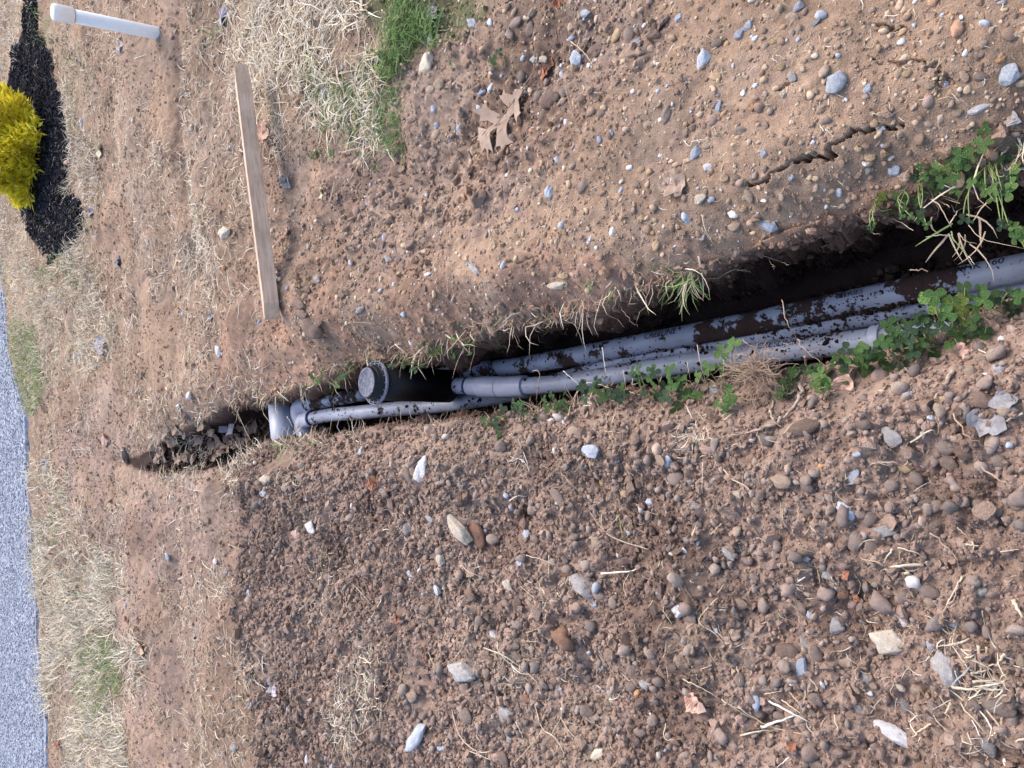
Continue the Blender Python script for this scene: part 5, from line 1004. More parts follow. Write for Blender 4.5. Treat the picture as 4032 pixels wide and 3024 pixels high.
ST = """1,0,s,4,1460 255 1530 300 1590 360 1625 420|1,0,r,2,1450 580 1475 660 1500 740 1520 800|1,0,s,3,725 1190 700 1260 640 1290 600 1400 585 1520|1,0,s,2,720 1200 660 1290 650 1400|1,0,r,2,600 1200 610 1290 640 1420|1,0,s,3,1370 1310 1330 1450 1280 1475 1230 1560|1,0,s,6,155 425 100 510 20 640|1,0,s,3,1235 50 1200 120|1,0,s,3,1050 200 1000 255|1,0,s,3,1105 10 990 70|1,0,s,2,845 240 890 270|1,0,s,2,1270 345 1260 430|1,0,s,2,1640 600 1700 600|1,0,s,3,850 910 920 850|1,0,r,2,1940 235 1990 265
2,0,s,4,125 1390 145 1480 205 1590|2,0,s,2,120 1480 185 1560|2,0,s,2,1500 1060 1580 1090|2,0,r,2,1700 230 1630 290 1560 335|2,0,w,2,575 375 620 405|2,0,s,2,600 355 690 385|2,0,w,2,5 915 45 945 70 885|2,0,w,2,60 915 155 900|2,0,s,2,985 1340 1060 1340|2,0,s,2,1230 735 1290 750|2,0,s,7,2130 1210 1980 1300 1880 1430|2,0,s,4,1590 1280 1660 1330 1740 1470|2,0,g,4,1740 1500 1760 1560 1850 1659|2,0,s,3,1750 1520 1650 1525 1570 1535|2,0,s,2,1790 1510 1830 1560 1910 1580|2,0,s,2,1850 1460 1940 1545 2205 1610|2,0,s,4,1220 1390 1370 1420 1495 1490|2,0,s,4,1730 1450 1780 1370|2,0,s,4,1660 1300 1730 1340|2,0,s,3,1680 1280 1800 1320|2,0,g,3,900 1600 970 1580|2,0,r,2,1220 1440 1240 1510 1290 1515|2,0,r,2,830 1520 835 1560 780 1550
1,1,s,3,0 465 60 430 210 435|1,1,s,3,215 490 205 580 225 640|1,1,s,2,215 560 270 580|1,1,w,3,1690 590 1705 700 1715 790|1,1,r,3,1240 745 1285 760 1265 870 1270 950|1,1,w,3,1440 745 1545 840|1,1,w,2,1900 735 1885 830 1930 820|1,1,w,2,1825 740 1840 830|1,1,s,5,1470 1050 1490 960 1545 860 1620 820 1760 860|1,1,s,3,1500 1000 1520 900 1560 800|1,1,w,4,1640 820 1620 900 1570 970|1,1,w,4,1570 900 1600 950 1650 960|1,1,w,3,1570 970 1640 965|1,1,s,3,1870 880 1960 910|1,1,w,3,1100 1300 1180 1330 1225 1410|1,1,w,3,1140 1260 1190 1340|1,1,w,3,1165 1230 1200 1330 1215 1400|1,1,w,4,1085 1590 1140 1555 1205 1560|1,1,s,3,1310 1150 1325 1215|1,1,g,3,1240 1190 1280 1270|1,1,r,3,1425 1390 1490 1480 1600 1600|1,1,s,3,1700 1135 1810 1145|1,1,s,3,380 960 390 1100|1,1,s,3,310 1045 280 1130|1,1,r,2,1800 320 1860 400 1925 465|1,1,r,3,1330 430 1450 420 1560 480|1,1,r,3,1360 400 1500 430 1680 400|1,1,r,3,950 1280 850 1370|1,1,r,3,150 1420 200 1560 215 1659|1,1,g,5,2205 130 2140 180 2055 300|1,1,g,4,2212 240 2190 330|1,1,r,3,2060 170 2050 290|1,1,r,2,600 320 625 395|1,1,s,3,0 720 40 790 65 860|1,1,s,2,440 1000 455 1050 490 1065|1,1,g,3,750 1060 715 1100|1,1,r,2,590 1090 660 1080
2,1,s,3,95 575 110 680 150 840|2,1,s,2,30 690 50 800|2,1,r,3,640 285 680 430 740 540|2,1,r,3,740 540 800 620 880 680 985 745|2,1,r,3,385 540 450 590 515 680 530 760|2,1,r,3,270 700 330 740 400 745 500 780|2,1,r,2,260 690 350 760 370 860|2,1,r,2,350 910 450 925 600 920|2,1,r,2,650 570 720 570 800 640|2,1,r,2,800 640 880 600 940 640|2,1,k,13,770 815 755 930 640 1075|2,1,k,10,650 1060 560 1100 400 1150|2,1,r,4,400 1150 330 1165 250 1160|2,1,r,8,800 640 800 720 770 800|2,1,k,6,590 940 575 1040 645 1115|2,1,r,3,480 1130 510 1250 525 1350|2,1,k,5,740 850 680 900 600 930|2,1,s,5,1480 1210 1600 1130 1650 1160|2,1,r,4,1750 1030 1850 1170 2000 1250|2,1,r,3,1640 1040 1670 1160|2,1,s,6,2205 1020 2090 1070|2,1,s,4,265 1380 330 1450 420 1500 455 1570|2,1,s,2,1300 1230 1380 1280|2,1,s,4,1915 600 1980 635 2060 630|2,1,k,12,1760 740 1630 920|2,1,r,4,1930 1370 2080 1460 2205 1520|2,1,s,3,130 1340 125 1540|2,1,s,7,100 0 130 130 135 280|2,1,g,6,60 110 40 200 0 300|2,1,s,4,400 100 330 90 230 140 150 145|2,1,r,4,370 90 440 105|2,1,s,4,520 0 620 30 690 60|2,1,r,2,560 20 590 90|2,1,r,2,1900 1310 1910 1380|2,1,g,4,265 670 265 760 280 850|2,1,w,2,1850 0 1890 55|2,1,r,3,1480 90 1600 92|2,1,s,4,80 860 130 750
1,2,w,7,1685 400 1880 380 1930 345|1,2,s,3,1880 380 1830 470 1850 560|1,2,s,4,2000 245 1850 200 1720 140 1610 0|1,2,r,4,1700 130 1660 0|1,2,s,4,1345 280 1345 450|1,2,s,4,2095 540 2090 640 2150 735|1,2,s,4,1195 280 1300 310 1400 350|1,2,s,4,770 345 850 400 950 430|1,2,s,3,905 240 870 320 860 390|1,2,s,3,665 500 680 590 675 670|1,2,s,3,680 760 640 900 600 1050|1,2,s,3,565 910 600 1000 615 1060|1,2,s,3,805 820 770 900 680 1010|1,2,s,5,920 880 1050 930 1180 1020 1260 1100 1300 1190|1,2,s,4,1010 840 1020 900 1100 990 1220 1060|1,2,w,6,1100 990 1150 1040 1220 1055|1,2,s,6,715 1280 760 1440 860 1540 950 1555 1000 1500|1,2,s,4,830 1550 950 1600 1040 1640|1,2,s,5,1250 1240 1300 1400 1380 1460 1440 1560 1430 1640|1,2,s,3,1420 1330 1500 1450 1640 1530|1,2,s,3,1110 1640 1220 1520 1330 1380|1,2,r,6,1330 630 1310 730 1200 780|1,2,s,3,1170 835 1320 845|1,2,s,3,1450 1090 1460 1020 1520 1010|1,2,w,7,2000 1300 2030 1390|1,2,s,4,2100 1370 2100 1470 2205 1470|1,2,s,3,75 465 160 560 220 630|1,2,w,5,260 570 190 690|1,2,s,4,60 1420 120 1440 230 1350|1,2,s,4,50 1380 60 1600|1,2,w,4,1130 1360 1180 1470|1,2,s,3,1590 1240 1580 1330 1690 1400|1,2,r,3,1230 150 1220 250|1,2,s,3,1800 20 1740 90|1,2,g,4,1800 30 1825 190|1,2,w,3,920 590 980 650|1,2,s,3,1160 480 1250 560|1,2,r,3,490 700 400 800|1,2,w,3,1720 1215 1780 1210 1810 1170|1,2,s,3,1430 1200 1420 1330 1320 1500|1,2,r,3,1170 960 1330 940|1,2,s,3,1470 420 1420 560|1,2,r,3,560 1380 700 1400|1,2,s,3,300 1120 220 1180 150 1160|1,2,s,3,100 940 130 1080 200 1200
2,2,w,8,655 510 795 420|2,2,s,4,225 560 130 660 110 720 210 790 270 860|2,2,r,4,1600 140 1720 230 1800 370|2,2,s,8,1560 340 1400 350 1280 380|2,2,s,7,1320 370 1370 440|2,2,s,7,1470 395 1350 405|2,2,r,4,1820 415 1760 540 1690 650 1680 700 1740 780 1745 860|2,2,s,5,1810 420 1700 620|2,2,s,5,1860 820 1740 860 1650 870|2,2,w,7,560 1225 700 1300 825 1365|2,2,s,4,640 1220 760 1300|2,2,w,9,510 1395 720 1320|2,2,s,6,360 1260 450 1330 600 1400 820 1445|2,2,s,6,370 1450 500 1420 620 1415|2,2,s,4,690 1160 750 1240|2,2,s,3,800 1150 780 1250|2,2,s,4,0 1080 100 1130 240 1210|2,2,s,4,250 1215 350 1280 470 1350|2,2,s,5,1610 1370 1480 1460|2,2,s,4,980 1310 1015 1460|2,2,s,4,350 1000 370 1100|2,2,s,3,120 1020 190 990|2,2,w,4,690 1590 610 1655|2,2,s,7,1915 870 1940 1080|2,2,s,6,1970 870 1950 1080|2,2,s,7,1740 1130 1860 1150 2030 1120|2,2,s,6,1870 1050 1980 1020|2,2,s,7,1880 1100 2050 1090|2,2,s,7,2080 920 2030 1000|2,2,s,4,1810 960 1850 1010|2,2,s,10,2140 570 2200 680|2,2,s,6,2205 1470 2130 1500|2,2,w,8,2080 1600 2100 1659|2,2,r,3,1960 1560 1980 1640|2,2,s,8,1740 1240 1700 1310|2,2,s,3,1760 1030 1800 1120|2,2,s,3,1780 100 1850 160|2,2,s,5,1840 210 1920 220|2,2,s,5,1880 190 1885 240|2,2,s,3,2060 260 2180 240|2,2,s,5,1360 240 1300 330|2,2,s,4,1390 230 1500 260 1580 300|2,2,r,4,1160 295 1270 330 1350 370|2,2,s,4,530 1180 640 1160|2,2,s,3,230 520 265 470|2,2,s,4,240 635 285 635|2,2,s,3,300 885 345 870|2,2,w,4,60 150 90 80|2,2,s,4,180 145 260 70|2,2,w,4,1210 1535 1260 1560|2,2,s,4,960 420 1000 480|2,2,s,3,1940 640 1960 740|2,2,r,3,2100 450 2160 410 2205 420
0,1,s,4,1680 840 1700 1000 1760 1090 1820 1180|0,1,w,5,1800 880 1870 940|0,1,s,4,1530 990 1590 1130 1640 1220|0,1,s,4,1040 1160 1055 1290|0,1,s,5,1210 1200 1160 1260 1150 1370|0,1,s,4,1430 1310 1440 1480|0,1,s,7,1480 1460 1620 1450|0,1,s,4,945 900 1070 970|0,1,w,5,1290 780 1260 860|0,1,w,5,890 640 945 620|0,1,g,5,0 1300 90 1275 170 1240|0,1,s,4,225 850 190 960|0,1,w,4,1160 870 1160 940|0,1,s,4,1240 1010 1400 1040|0,1,r,3,1520 980 1560 1080|0,1,r,4,1940 1080 1900 1170 1870 1220|0,1,s,4,2150 1060 2130 1180|0,1,s,4,1860 1040 1900 1110
0,0,s,4,1300 365 1380 460 1460 510|0,0,s,4,700 380 760 350|0,0,s,4,880 740 800 820 870 850|0,0,s,4,2165 1170 2140 1290 2070 1390|0,0,s,4,2010 890 1995 1010|0,0,w,5,1100 920 960 1020|0,0,s,4,900 930 1000 1010|0,0,s,4,1640 1480 1610 1590|0,0,s,4,860 1320 910 1350|0,0,w,5,870 380 950 350|0,0,s,4,1560 320 1640 460|0,0,s,5,1640 660 1890 665|0,0,s,5,1280 660 1360 645|0,0,s,4,750 700 760 740 830 750|0,0,r,4,1720 1160 1700 1300|0,0,s,4,1080 100 1140 120 1170 170
0,2,s,5,1320 430 1440 490 1560 450|0,2,s,5,1310 480 1450 570|0,2,s,4,1480 210 1570 250|0,2,s,5,1890 690 2010 560 2090 430|0,2,s,6,780 1100 880 1040 1000 1100|0,2,s,5,890 990 940 1090 1030 1120|0,2,s,5,735 350 725 450 700 490|0,2,s,4,1530 760 1480 860|0,2,s,5,1640 850 1730 920|0,2,s,4,1500 920 1455 1000|0,2,s,4,1530 1350 1590 1320 1650 1340|0,2,s,4,1540 1440 1640 1530|0,2,s,4,1075 430 1075 590|0,2,s,4,950 1260 955 1400|0,2,r,4,1010 980 1050 1060|0,2,s,4,430 370 490 370|0,2,s,4,420 300 520 300|0,2,s,4,1260 1400 1290 1480|0,2,g,5,170 1280 250 1260"""
for ln in ST.replace('\n', '|').split('|'):
    a_ = ln.split(','); v_ = [float(q) for q in a_[4].split()]
    pts_ = list(zip(v_[::2], v_[1::2]))
    strand(int(a_[0]), int(a_[1]), pts_, float(a_[3]) * 0.8, a_[2], 0.03 if a_[2] == 'r' and a_[0] == '2' and a_[1] == '1' else 0.012)

# wiry root ball hanging at the lip
rc = WD(1628, 800, 0.05); Vs, Fs, off = [], [], 0
for k in range(150):
    a = RNG.rand() * 6.283; p = rc + np.array([RNG.normal(0, .012), RNG.normal(0, .012), RNG.normal(0, .008)]); pts_ = [p]; dirv = np.array([math.cos(a), math.sin(a), RNG.normal(0, .35)])
    if dirv[0] < -0.3: dirv[0] *= 0.6
    for s in range(7): dirv = dirv + RNG.normal(0, .35, 3); dirv /= np.linalg.norm(dirv); pts_.append(pts_[-1] + dirv * RNG.uniform(.005, .014))
    V, T_ = tube_vf(np.array(pts_), np.linspace(0.0009, 0.0003, 8), 4, False); Vs.append(V); Fs.append(T_ + off); off += len(V)
tag(npmesh('root_ball', np.vstack(Vs), np.vstack(Fs), MS['r'][0]), 'tangle of fine brown roots spilling over the trench lip beside the clover', 'roots')

# ------------------------------------------------------------------ leaves
def leaf_mesh(kind, seed, cz=1.0):
    r = np.random.RandomState(seed); out = []
    if kind == 'oak':
        h_ = [(0, .02), (.05, .06), (.13, .07), (.20, .22), (.17, .30), (.26, .27), (.30, .34), (.31, .20), (.30, .08), (.38, .055), (.44, .10), (.52, .34), (.50, .46), (.59, .42), (.70, .52), (.66, .36), (.72, .31), (.62, .20), (.58, .06), (.68, .05), (.74, .18), (.80, .30), (.84, .18), (.93, .20), (.88, .09), (1.0, .0)]
        out = [(x, w) for x, w in h_] + [(x + .02, -w * .9) for x, w in h_[-2::-1]]
    elif kind == 'lobed':
        h_ = [(0, .04), (.08, .22), (.20, .30), (.27, .20), (.34, .30), (.48, .44), (.58, .34), (.64, .26), (.74, .34), (.84, .26), (.92, .12), (1, 0)]
        out = h_ + [(x, -w * (.85 + .2 * r.rand())) for x, w in h_[-2::-1]]
    else:
        xs_ = np.linspace(0, 1, 11); w_ = 0.34 * np.sin(np.pi * xs_ ** .85) * (1 + .10 * r.randn(11)); w_[0] = .02; w_[-1] = 0
        out = list(zip(xs_, w_)) + [(x, -w * (.9 + .15 * r.rand())) for x, w in list(zip(xs_, w_))[-2::-1]]
    import bmesh
    bm = bmesh.new(); vs = [bm.verts.new((x - .5, y, 0)) for x, y in out]; bm.faces.new(vs)
    bmesh.ops.triangulate(bm, faces=bm.faces); bmesh.ops.subdivide_edges(bm, edges=bm.edges, cuts=2)
    a, b_, c = r.randn(3)
    for v in bm.verts:
        x, y = v.co.x, v.co.y; v.co.z = cz * 0.30 * abs(y) + 0.10 * a * x * x * 2 + 0.05 * math.sin(9 * x + b_) + cz * 0.05 * math.sin(11 * y + 7 * x + c) * (1 + abs(y) * 3)
    ex = bmesh.ops.extrude_face_region(bm, geom=bm.faces[:]); 
    for g in ex['geom']:
        if isinstance(g, bmesh.types.BMVert): g.co.z -= 0.012
    bmesh.ops.recalc_face_normals(bm, faces=bm.faces)
    me = bpy.data.meshes.new('leaf'); bm.to_mesh(me); bm.free()
    for p in me.polygons: p.use_smooth = False
    return me
LFM = {'k': (m_plain('tan_leaf', (0.26, 0.185, 0.14), (0.38, 0.285, 0.22), 4), 'tan'), 'l': (m_plain('lilac_leaf', (0.36, 0.32, 0.35), (0.50, 0.46, 0.50), 4), 'lilac-grey'), 'p': (m_plain('pink_leaf', (0.46, 0.28, 0.21), (0.58, 0.40, 0.31), 4), 'pinkish'),
       'g': (m_plain('grey_leaf', (0.20, 0.185, 0.18), (0.36, 0.345, 0.35), 4), 'grey'), 'c': (m_plain('cream_leaf', (0.50, 0.42, 0.29), (0.68, 0.60, 0.44), 4), 'cream'), 'r': (m_plain('rust_leaf', (0.22, 0.09, 0.05), (0.38, 0.18, 0.11), 4), 'rust-red'),
       'o': (m_plain('peach_leaf', (0.60, 0.38, 0.25), (0.74, 0.54, 0.40), 4), 'peach-coloured')}
SHN = {'oak': 'oak', 'lobed': 'lobed', 'oval': 'oval'}
def leaf(c, r, cx, cy, L, ang, col, shape, label=None, seed=0, tilt=0.25, zo=0.006):
    px, py = crop(c, r, cx, cy); p = hit(px, py)
    if p[2] < -.25 and col != 'k': p = CAM + ray(px, py) * ((-.01 - CH) / ray(px, py)[2])
    dep = float(np.dot(p - CAM, FWD)); k = dep / F / 1.6458; vang = math.atan2(CH - p[2], math.hypot(p[0], p[1])); fs = max(math.sin(vang), .5)
    a = math.radians(ang); vec = np.array([-math.sin(a), -math.cos(a) / fs]); s = L * k * min(float(np.hypot(*vec)), 1.3)
    o = empty('dead_leaf', (p[0], p[1], p[2] + zo), label or autolabel('curled %s %s leaf' % (LFM[col][1], SHN[shape]), px / KD, py / KD), 'leaf', 'dead leaves on the soil')
    o.rotation_euler = (random.uniform(-tilt, tilt), random.uniform(-tilt, tilt), math.atan2(vec[1], vec[0])); 
    me = leaf_mesh(shape, seed + int(cx), 0.30 if L > 200 else 1.0); me.materials.append(LFM[col][0]); bl = bpy.data.objects.new('leaf_blade', me); scene.collection.objects.link(bl); bl.parent = o; bl.scale = (s, s, s)
    V, T_ = tube_vf(np.array([(-.75, .03, .03), (-.6, 0, .01), (-.45, 0, .005), (0, 0, 0.004), (.4, 0, 0.02)]) * s, np.array([.012, .010, .010, .008, .003]) * s * .9, 5)
    npmesh('leaf_stalk', V, T_, LFM[col][0], None, True, o)
leaf(1, 0, 1060, 790, 400, 128, 'k', 'oak', 'large tan oak leaf with deep lobes lying in dark soil at the top', 3, .15, .02)
leaf(0, 0, 1460, 105, 150, 15, 'l', 'oval', 'lilac grey oval leaf at the top edge above the stake point', 1)
leaf(0, 0, 1715, 860, 125, 60, 'p', 'lobed', 'pink lobed leaf touching the right side of the wooden stake', 1)
leaf(0, 0, 2090, 1265, 95, 100, 'c', 'oval', 'small round yellow-cream leaf alone in bare soil right of the stake', 1)
leaf(0, 2, 915, 880, 100, 30, 'o', 'lobed', 'peach-coloured leaf lying in the grass litter at lower left', 1)
leaf(2, 1, 1980, 1080, 230, 20, 'g', 'lobed', 'pale silvery oak leaf at the right edge below the clover', 4)
leaf(2, 1, 2080, 945, 180, 165, 'g', 'oval', 'pale silvery long leaf just above the silvery oak leaf', 5)
leaf(2, 2, 85, 1235, 150, 20, 'p', 'oval', 'pinkish brown oval leaf in the loose gravel left of the lowest straws', 5)
for t_ in """1,0,605,90,95,70,l,oval|1,0,590,160,90,110,l,oval|1,0,1345,460,135,120,r,oval|1,0,1595,250,100,80,k,oval|1,0,590,230,100,110,g,oval|1,0,1420,20,80,20,r,oval|2,0,2165,1000,1,0,k,oval|0,0,655,985,100,115,c,oval|0,0,270,885,60,120,c,oval|0,0,2130,620,135,140,g,lobed|0,0,1870,1190,85,60,g,oval|0,0,1870,1500,95,110,p,oval|0,0,450,1040,90,70,p,oval|0,0,790,300,110,100,l,oval|0,0,600,1370,70,120,l,oval|0,0,230,690,70,70,g,oval
0,1,660,580,125,130,l,lobed|0,1,1380,395,75,110,g,oval|0,1,310,1355,105,110,g,lobed|0,1,780,40,110,95,g,lobed|0,1,1230,905,1,0,g,oval|0,1,340,175,80,60,p,oval|0,2,1790,1130,110,60,l,lobed|0,2,1810,1240,80,95,g,oval|0,2,500,1110,65,20,r,oval|0,2,290,1250,70,120,r,oval|0,2,740,1540,80,70,l,oval|0,2,830,700,60,80,r,oval|0,2,380,1500,70,60,r,oval
1,1,215,1470,110,160,r,oval|2,0,2140,780,120,30,g,oval|1,2,370,690,80,150,r,oval|2,2,715,1515,90,110,r,oval|2,2,1060,395,90,70,r,lobed|2,2,1125,545,80,40,r,oval|2,1,1050,850,190,115,p,oval|2,1,1830,620,130,60,p,lobed|1,0,2165,1200,190,20,k,lobed|1,2,550,935,70,90,r,oval|2,1,2010,470,140,60,p,oval|0,1,1490,1090,150,60,l,lobed|0,1,1370,1120,120,100,k,oval|0,1,1290,1180,110,140,k,oval|0,1,1650,1080,90,70,k,oval|0,1,1120,1190,110,30,k,oval|0,1,1400,1200,110,10,k,lobed|0,1,1550,1190,100,50,k,oval|0,1,1000,1230,90,50,k,oval|0,1,820,1290,110,60,g,oval|0,1,690,1190,110,10,p,oval|0,1,1310,1090,100,20,k,lobed|0,1,1200,1150,80,80,k,oval""".replace('\n', '|').split('|'):
    q_ = t_.split(','); 
    if float(q_[4]) > 5: leaf(int(q_[0]), int(q_[1]), float(q_[2]), float(q_[3]), float(q_[4]), float(q_[5]), q_[6], q_[7])

for k in range(26):
    fx_ = RNG.uniform(345, 560); fy_ = 940 + RNG.uniform(-14, 62) - (fx_ - 400) * .12
    cx_, cy_ = fx_ * KD * 1.6458, (fy_ * KD - 1008) * 1.6458
    leaf(0, 1, cx_, cy_, RNG.uniform(70, 120), RNG.uniform(0, 180), 'k', 'oval' if RNG.rand() < .6 else 'lobed', 'brown dead leaf heaped in the hollow at the far end of the trench', k, .5, RNG.uniform(.004, .03))
# ------------------------------------------------------------------ clover
def clover_leaf_mesh():
    V, Fc = [], []; off = 0
    for k in range(3):
        a0 = k * 2 * math.pi / 3; dr = np.array([math.cos(a0), math.sin(a0)]); sd_ = np.array([-dr[1], dr[0]])
        outl = []
        for t in np.linspace(0, 1, 9):
            xx = 0.05 + 0.95 * (0.5 - 0.5 * math.cos(math.pi * t)); ww = 0.52 * math.sin(math.pi * t) ** 0.9 * (0.62 + 0.38 * xx) if 0 < t < 1 else 0.0
            if t == 1: xx = 0.90
            outl.append((xx, ww))
        ctr = []
        for xx, ww in outl:
            for s_2, q in ((-1, 0), (-.55, 0), (0, 0), (.55, 0), (1, 0)):
                y_ = ww * s_2; p = dr * xx + sd_ * y_; zc = 0.13 * abs(y_) * 1.3 - 0.16 * xx * xx + 0.10 * xx
                V.append((p[0], p[1], zc))
        n0 = len(outl)
        for i in range(n0 - 1):
            for j in range(4): Fc.append((off + i * 5 + j, off + i * 5 + j + 1, off + (i + 1) * 5 + j + 1, off + (i + 1) * 5 + j))
        off += n0 * 5
    return np.array(V), np.array(Fc)
CV, CF = clover_leaf_mesh()
def m_clover(name, ca, cb):
    m, n, l, b = mat_base(name, 0.45, 0.35); nz = add_noise(n, l, 1.6, 4, 0.6); n2 = add_noise(n, l, 9, 3, .5)
    r = ramp(n, l, nz.outputs['Fac'], [(0.3, ca), (0.7, cb)]); oi = n.new('ShaderNodeObjectInfo'); r2 = ramp(n, l, oi.outputs['Random'], [(0, G(.72)), (1, G(1.25))])
    c = mixc(n, l, 1, r.outputs[0], r2.outputs[0], 'MULTIPLY'); l.new(c, b.inputs['Base Color']); bump(n, l, b, n2.outputs['Fac'], 0.02)
    b.inputs['Subsurface Weight'].default_value = 0.0
    tr = n.new('ShaderNodeBsdfTranslucent'); l.new(c, tr.inputs['Color']); ms = n.new('ShaderNodeMixShader'); ms.inputs[0].default_value = 0.25
    l.new(b.outputs[0], ms.inputs[1]); l.new(tr.outputs[0], ms.inputs[2]); l.new(ms.outputs[0], n['Material Output'].inputs['Surface']); return m
CM = {'b': m_clover('bright_clover', (0.20, 0.37, 0.10), (0.31, 0.50, 0.16)), 'm': m_clover('green_clover', (0.10, 0.22, 0.06), (0.17, 0.32, 0.10)), 'd': m_clover('dull_clover', (0.07, 0.135, 0.07), (0.12, 0.20, 0.11)), 'y': m_clover('yellow_clover', (0.22, 0.31, 0.06), (0.34, 0.42, 0.10))}
CME = {}
for k, mt in CM.items():
    o = npmesh('leaf', CV, CF, mt); CME[k] = o.data; bpy.data.objects.remove(o)
lipall = np.array(R_W + L_W)
def clover(dx_, dy_, n_, size, tone, spread=1.0, h=0.05):
    """a plant of n leaves of the given size in display pixels"""
    px, py = dx_ * KD, dy_ * KD; p = hit(px, py)
    if p[2] < -0.06:
        hd = WP(px, py, 0.035); j = int(np.argmin(np.hypot(lipall[:, 0] - hd[0], lipall[:, 1] - hd[1]))); 
        best, bx, by = seg_dist(np.array([hd[0]]), np.array([hd[1]]), [tuple(q) for q in (R_W + L_W)]); root = np.array([bx[0], by[0], 0.0]); root[0] += -0.012 if dy_ > 500 else 0.012; root[2] = float(hgt(root[0], root[1])[0]); root[2] = max(root[2], -0.05)
    else: hd = p + np.array([0, 0, h * .6]); root = p
    dep = float(np.dot(hd - CAM, FWD)); r_ = size * KD * dep / F * 0.5
    tn = {'b': 'bright green', 'm': 'mid green', 'd': 'dull green', 'y': 'yellow-green'}[tone]
    o = empty('clover_plant', root, autolabel('%s three-leaved clover' % tn, dx_, dy_), 'clover', 'clover along the lips of the trench')
    Vs, Fs, off = [], [], 0
    for k in range(n_):
        a = RNG.rand() * 6.283; rad = (0 if k == 0 else RNG.uniform(.9, 1.9)) * r_ * spread
        q = hd + np.array([math.cos(a) * rad, math.sin(a) * rad, RNG.uniform(-.5, .6) * r_])
        gz = float(hgt(q[0], q[1])[0]); q[2] = max(q[2], gz + 0.012)
        mid = (root + q) / 2 + np.array([RNG.normal(0, .005), RNG.normal(0, .005), 0.01]); V, T_ = tube_vf(smooth_path([root + RNG.normal(0, .003, 3), mid, q], 4), 0.0009, 5, False); Vs.append(V - root); Fs.append(T_ + off); off += len(V)
        lf = bpy.data.objects.new('leaf', CME[tone if RNG.rand() < .75 else ('m' if tone != 'm' else 'd')]); scene.collection.objects.link(lf); lf.parent = o; lf.location = q - root
        s = r_ * RNG.uniform(.75, 1.15); lf.scale = (s, s, s); lf.rotation_euler = (RNG.normal(0, .38), RNG.normal(0, .38), RNG.rand() * 6.28)
    npmesh('stem', np.vstack(Vs), np.vstack(Fs), MS['g'][0], None, True, o)
for q_ in """2008 650 2 62 b|2022 640 1 50 m|2075 690 3 46 y|2082 722 3 42 b|2022 738 3 38 b|1985 762 3 38 m|1955 700 4 40 m|1925 722 4 38 m|1890 762 3 38 b|1915 775 3 36 m|1870 792 3 36 b|1850 770 3 34 m|1830 755 3 34 d|1842 800 3 34 b|1805 775 3 34 m|1780 832 3 42 b|1795 850 2 30 m|1560 762 2 44 b|1535 795 3 38 b|1592 872 3 36 b|1585 885 2 26 b|1500 852 4 36 b|1480 840 3 30 d|1450 832 4 36 m|1425 850 3 32 m|1408 820 3 34 d|1375 815 3 30 m|1340 838 4 32 d|1310 850 3 32 m|1285 840 3 30 m|1262 858 3 32 d|1240 868 3 28 m|1215 872 2 26 d|1130 890 4 24 d|1100 900 4 26 d|1078 908 3 26 m|1090 920 3 22 m|1180 862 3 26 m|1112 885 2 24 d|2105 665 4 42 m|2140 650 4 38 m|2175 655 4 38 d|2200 640 3 36 m|2120 700 3 34 m|2060 650 3 38 m|2040 690 4 38 d|2000 710 4 36 m|1970 740 4 34 d|1935 745 4 34 m|1900 745 3 32 d|1700 850 3 26 m|1720 830 3 28 d|1740 800 3 30 d|1770 790 3 28 m|1650 790 3 28 d|2095 720 3 28 m
2137 320 2 40 b|2115 345 3 38 b|2095 365 3 34 m|2060 375 4 34 b|2045 385 3 34 m|2080 392 4 34 b|2120 385 4 38 b|2128 410 4 36 b|2155 395 3 34 m|2188 398 3 40 b|2205 380 3 36 m|2030 400 4 28 m|1992 385 3 26 d|1960 440 3 26 m|1935 462 3 30 y|1950 468 3 22 m|1985 472 3 28 m|2095 478 2 24 m|2165 478 3 24 d|2192 490 3 34 b|2200 510 2 30 b|2010 420 3 26 d|1890 485 3 16 g
1022 742 2 14 b|1012 760 2 14 m|992 756 3 18 m|1000 735 2 12 b|955 762 3 20 y|940 755 3 16 m|930 745 3 16 d|985 765 2 14 m|870 792 3 16 m|895 795 3 14 d|882 780 2 12 y|770 787 3 16 m|705 822 3 20 m|718 835 3 22 b|690 815 3 14 d|738 815 3 16 m|728 820 2 18 m|660 845 2 12 d|1088 125 3 20 m|1075 145 3 18 m|990 150 2 16 m|815 345 2 14 b|825 365 2 12 m|790 335 2 12 m|695 330 3 16 m|690 345 2 14 b|1495 605 2 16 y|840 790 2 14 m|1030 745 1 12 b|1800 825 2 24 m""".replace('\n', '|').split('|'):
    v_ = q_.split(); clover(float(v_[0]), float(v_[1]), int(v_[2]), float(v_[3]), v_[4] if v_[4] in CM else 'm')

# grass tuft hanging over the lip
def tuft(name, dx_, dy_, n_, l0, l1, cols, az, sp, label, width=(0.002, 0.0036), pitch=(-.6, .7)):
    p = hit(dx_ * KD, dy_ * KD); 
    if p[2] < -.08: p = WD(dx_, dy_, -.01)
    R2 = np.stack([RNG.normal(p[0], sp, n_), RNG.normal(p[1], sp, n_)], 1)
    o = blades(name, R2, az + RNG.normal(0, .6, n_), rr(n_, *pitch), rr(n_, l0, l1), rr(n_, *width), pal(n_, cols, [1] * len(cols), .2), M_GREEN, .8, rootz=np.full(n_, p[2] - .004)); del o['kind']
    return tag(o, label, 'grass tuft', 'grass tufts at the trench')
tuft('grass_tuft', 1490, 592, 34, .05, .11, GRN + PALE[:2], math.pi - .2, .008, 'green grass tuft leaning over the upper lip halfway along the trench')
tuft('grass_tuft', 1278, 600, 12, .02, .045, GRN + PALE[:1], 2.6, .006, 'small pale green tuft on the bank left of the leaning tuft')
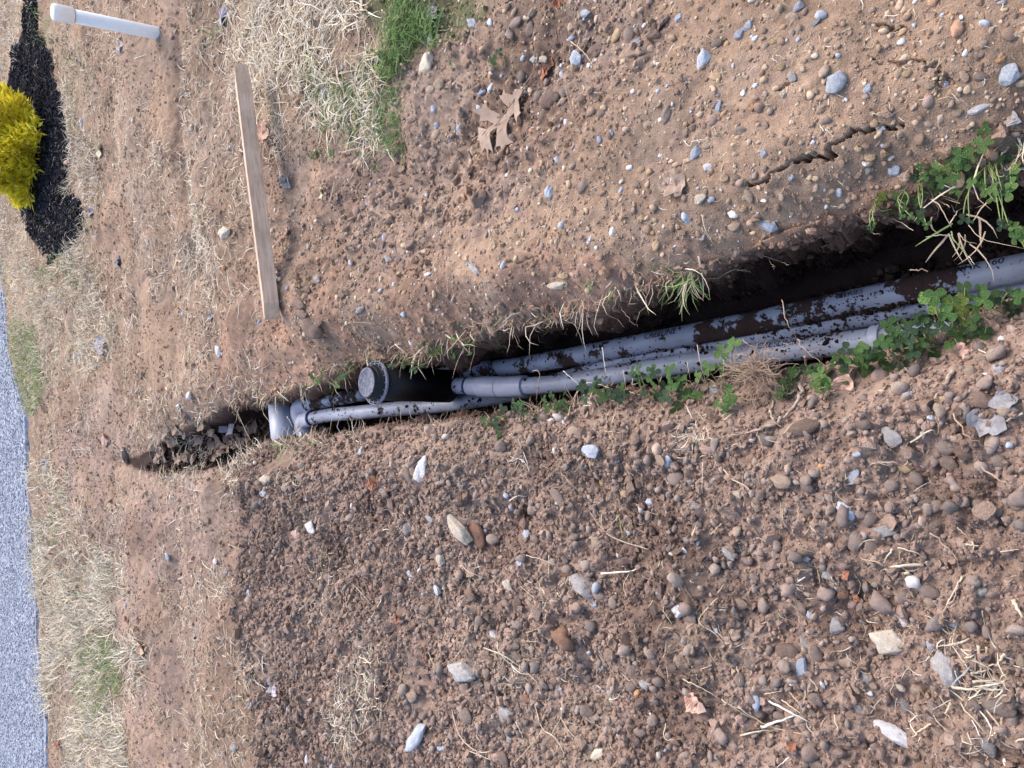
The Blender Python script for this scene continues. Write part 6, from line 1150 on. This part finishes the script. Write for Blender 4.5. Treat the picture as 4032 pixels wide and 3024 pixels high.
tuft('grass_tuft', 720, 335, 26, .03, .06, GRN, 0.6, .012, 'tiny green tuft in bare soil above the yellow-cream leaf', pitch=(.2, 1.2))
tuft('grass_tuft', 1130, 990, 14, .03, .07, PALE, 2.2, .006, 'splayed pale straw tuft in the loose soil below the riser', pitch=(-.1, .7))
tuft('grass_tuft', 2080, 490, 11, .04, .09, [(0.40, 0.32, 0.23), (0.5, 0.42, 0.3)] + GRN[3:], math.pi, .02, 'thick dead grass tuft hanging from the near upper lip', (0.0025, 0.005), (-.7, .5))

# ------------------------------------------------------------------ yellow shrub in the mulch
sb = WP(178, 565, 0.02); sb = sb + np.array([0.0, 0.30, 0])
SH = empty('yellow_shrub', sb, 'bushy bright yellow conifer shrub growing in the black mulch', 'shrub')
nS = 3000; u = RNG.randn(nS, 3); u /= np.linalg.norm(u, axis=1)[:, None]; u[:, 2] = np.abs(u[:, 2])
lobe = 1 + 0.22 * np.sin(u[:, 0] * 7 + 1) * np.sin(u[:, 1] * 6 + 2) + 0.16 * np.sin(u[:, 2] * 9 + u[:, 0] * 5)
rad = (0.35 + 0.65 * RNG.rand(nS) ** 0.35) * lobe
C0 = u * rad[:, None] * np.array([0.35, 0.34, 0.46]) + np.array([0, 0, 0.05])
Vs, Cs = [], []
for rep in range(5):
    dv = u * .75 + RNG.normal(0, .45, (nS, 3)) + np.array([0, 0, .35]); dv /= np.linalg.norm(dv, axis=1)[:, None]
    sd2 = np.cross(dv, RNG.normal(0, 1, (nS, 3))); sd2 /= np.linalg.norm(sd2, axis=1)[:, None]
    ln2 = rr(nS, .035, .095)[:, None]; w2 = rr(nS, .005, .010)[:, None]; b0 = C0 + RNG.normal(0, .008, (nS, 3))
    Vs.append(np.stack([b0 - sd2 * w2 * .5, b0 + dv * ln2 * .5 - sd2 * w2, b0 + dv * ln2, b0 + dv * ln2 * .5 + sd2 * w2], 1))
    cc = pal(nS, [(0.90, 0.74, 0.04), (0.92, 0.82, 0.12), (0.78, 0.62, 0.03), (0.36, 0.36, 0.05)], [4, 4, 3, 0.8], .15); Cs.append(np.repeat(cc, 4, 0))
V = np.concatenate(Vs, 0).reshape(-1, 3)
M_SHR = m_attr('yellow_foliage', (20, 90), 0.12, 0, 0.6, 0.25, 0.5)
npmesh('foliage', V, np.arange(len(V)).reshape(-1, 4), M_SHR, np.vstack(Cs), False, SH)
tube_parts = []
V1, T1 = tube_vf(np.array([(0, 0, -.05), (.01, 0, .1), (0, .01, .3)]), np.array([.02, .016, .006]), 8); Vb, Tb, off = [V1], [T1], len(V1)
for k in range(14):
    a = k * .9; V1, T1 = tube_vf(np.array([(0, 0, .03 + .01 * k), (.1 * math.cos(a), .1 * math.sin(a), .1 + .012 * k), (.24 * math.cos(a), .24 * math.sin(a), .16 + .018 * k)]), np.array([.007, .005, .002]), 6); Vb.append(V1); Tb.append(T1 + off); off += len(V1)
npmesh('stem', np.vstack(Vb), np.vstack(Tb), MS['k'][0], None, True, SH)
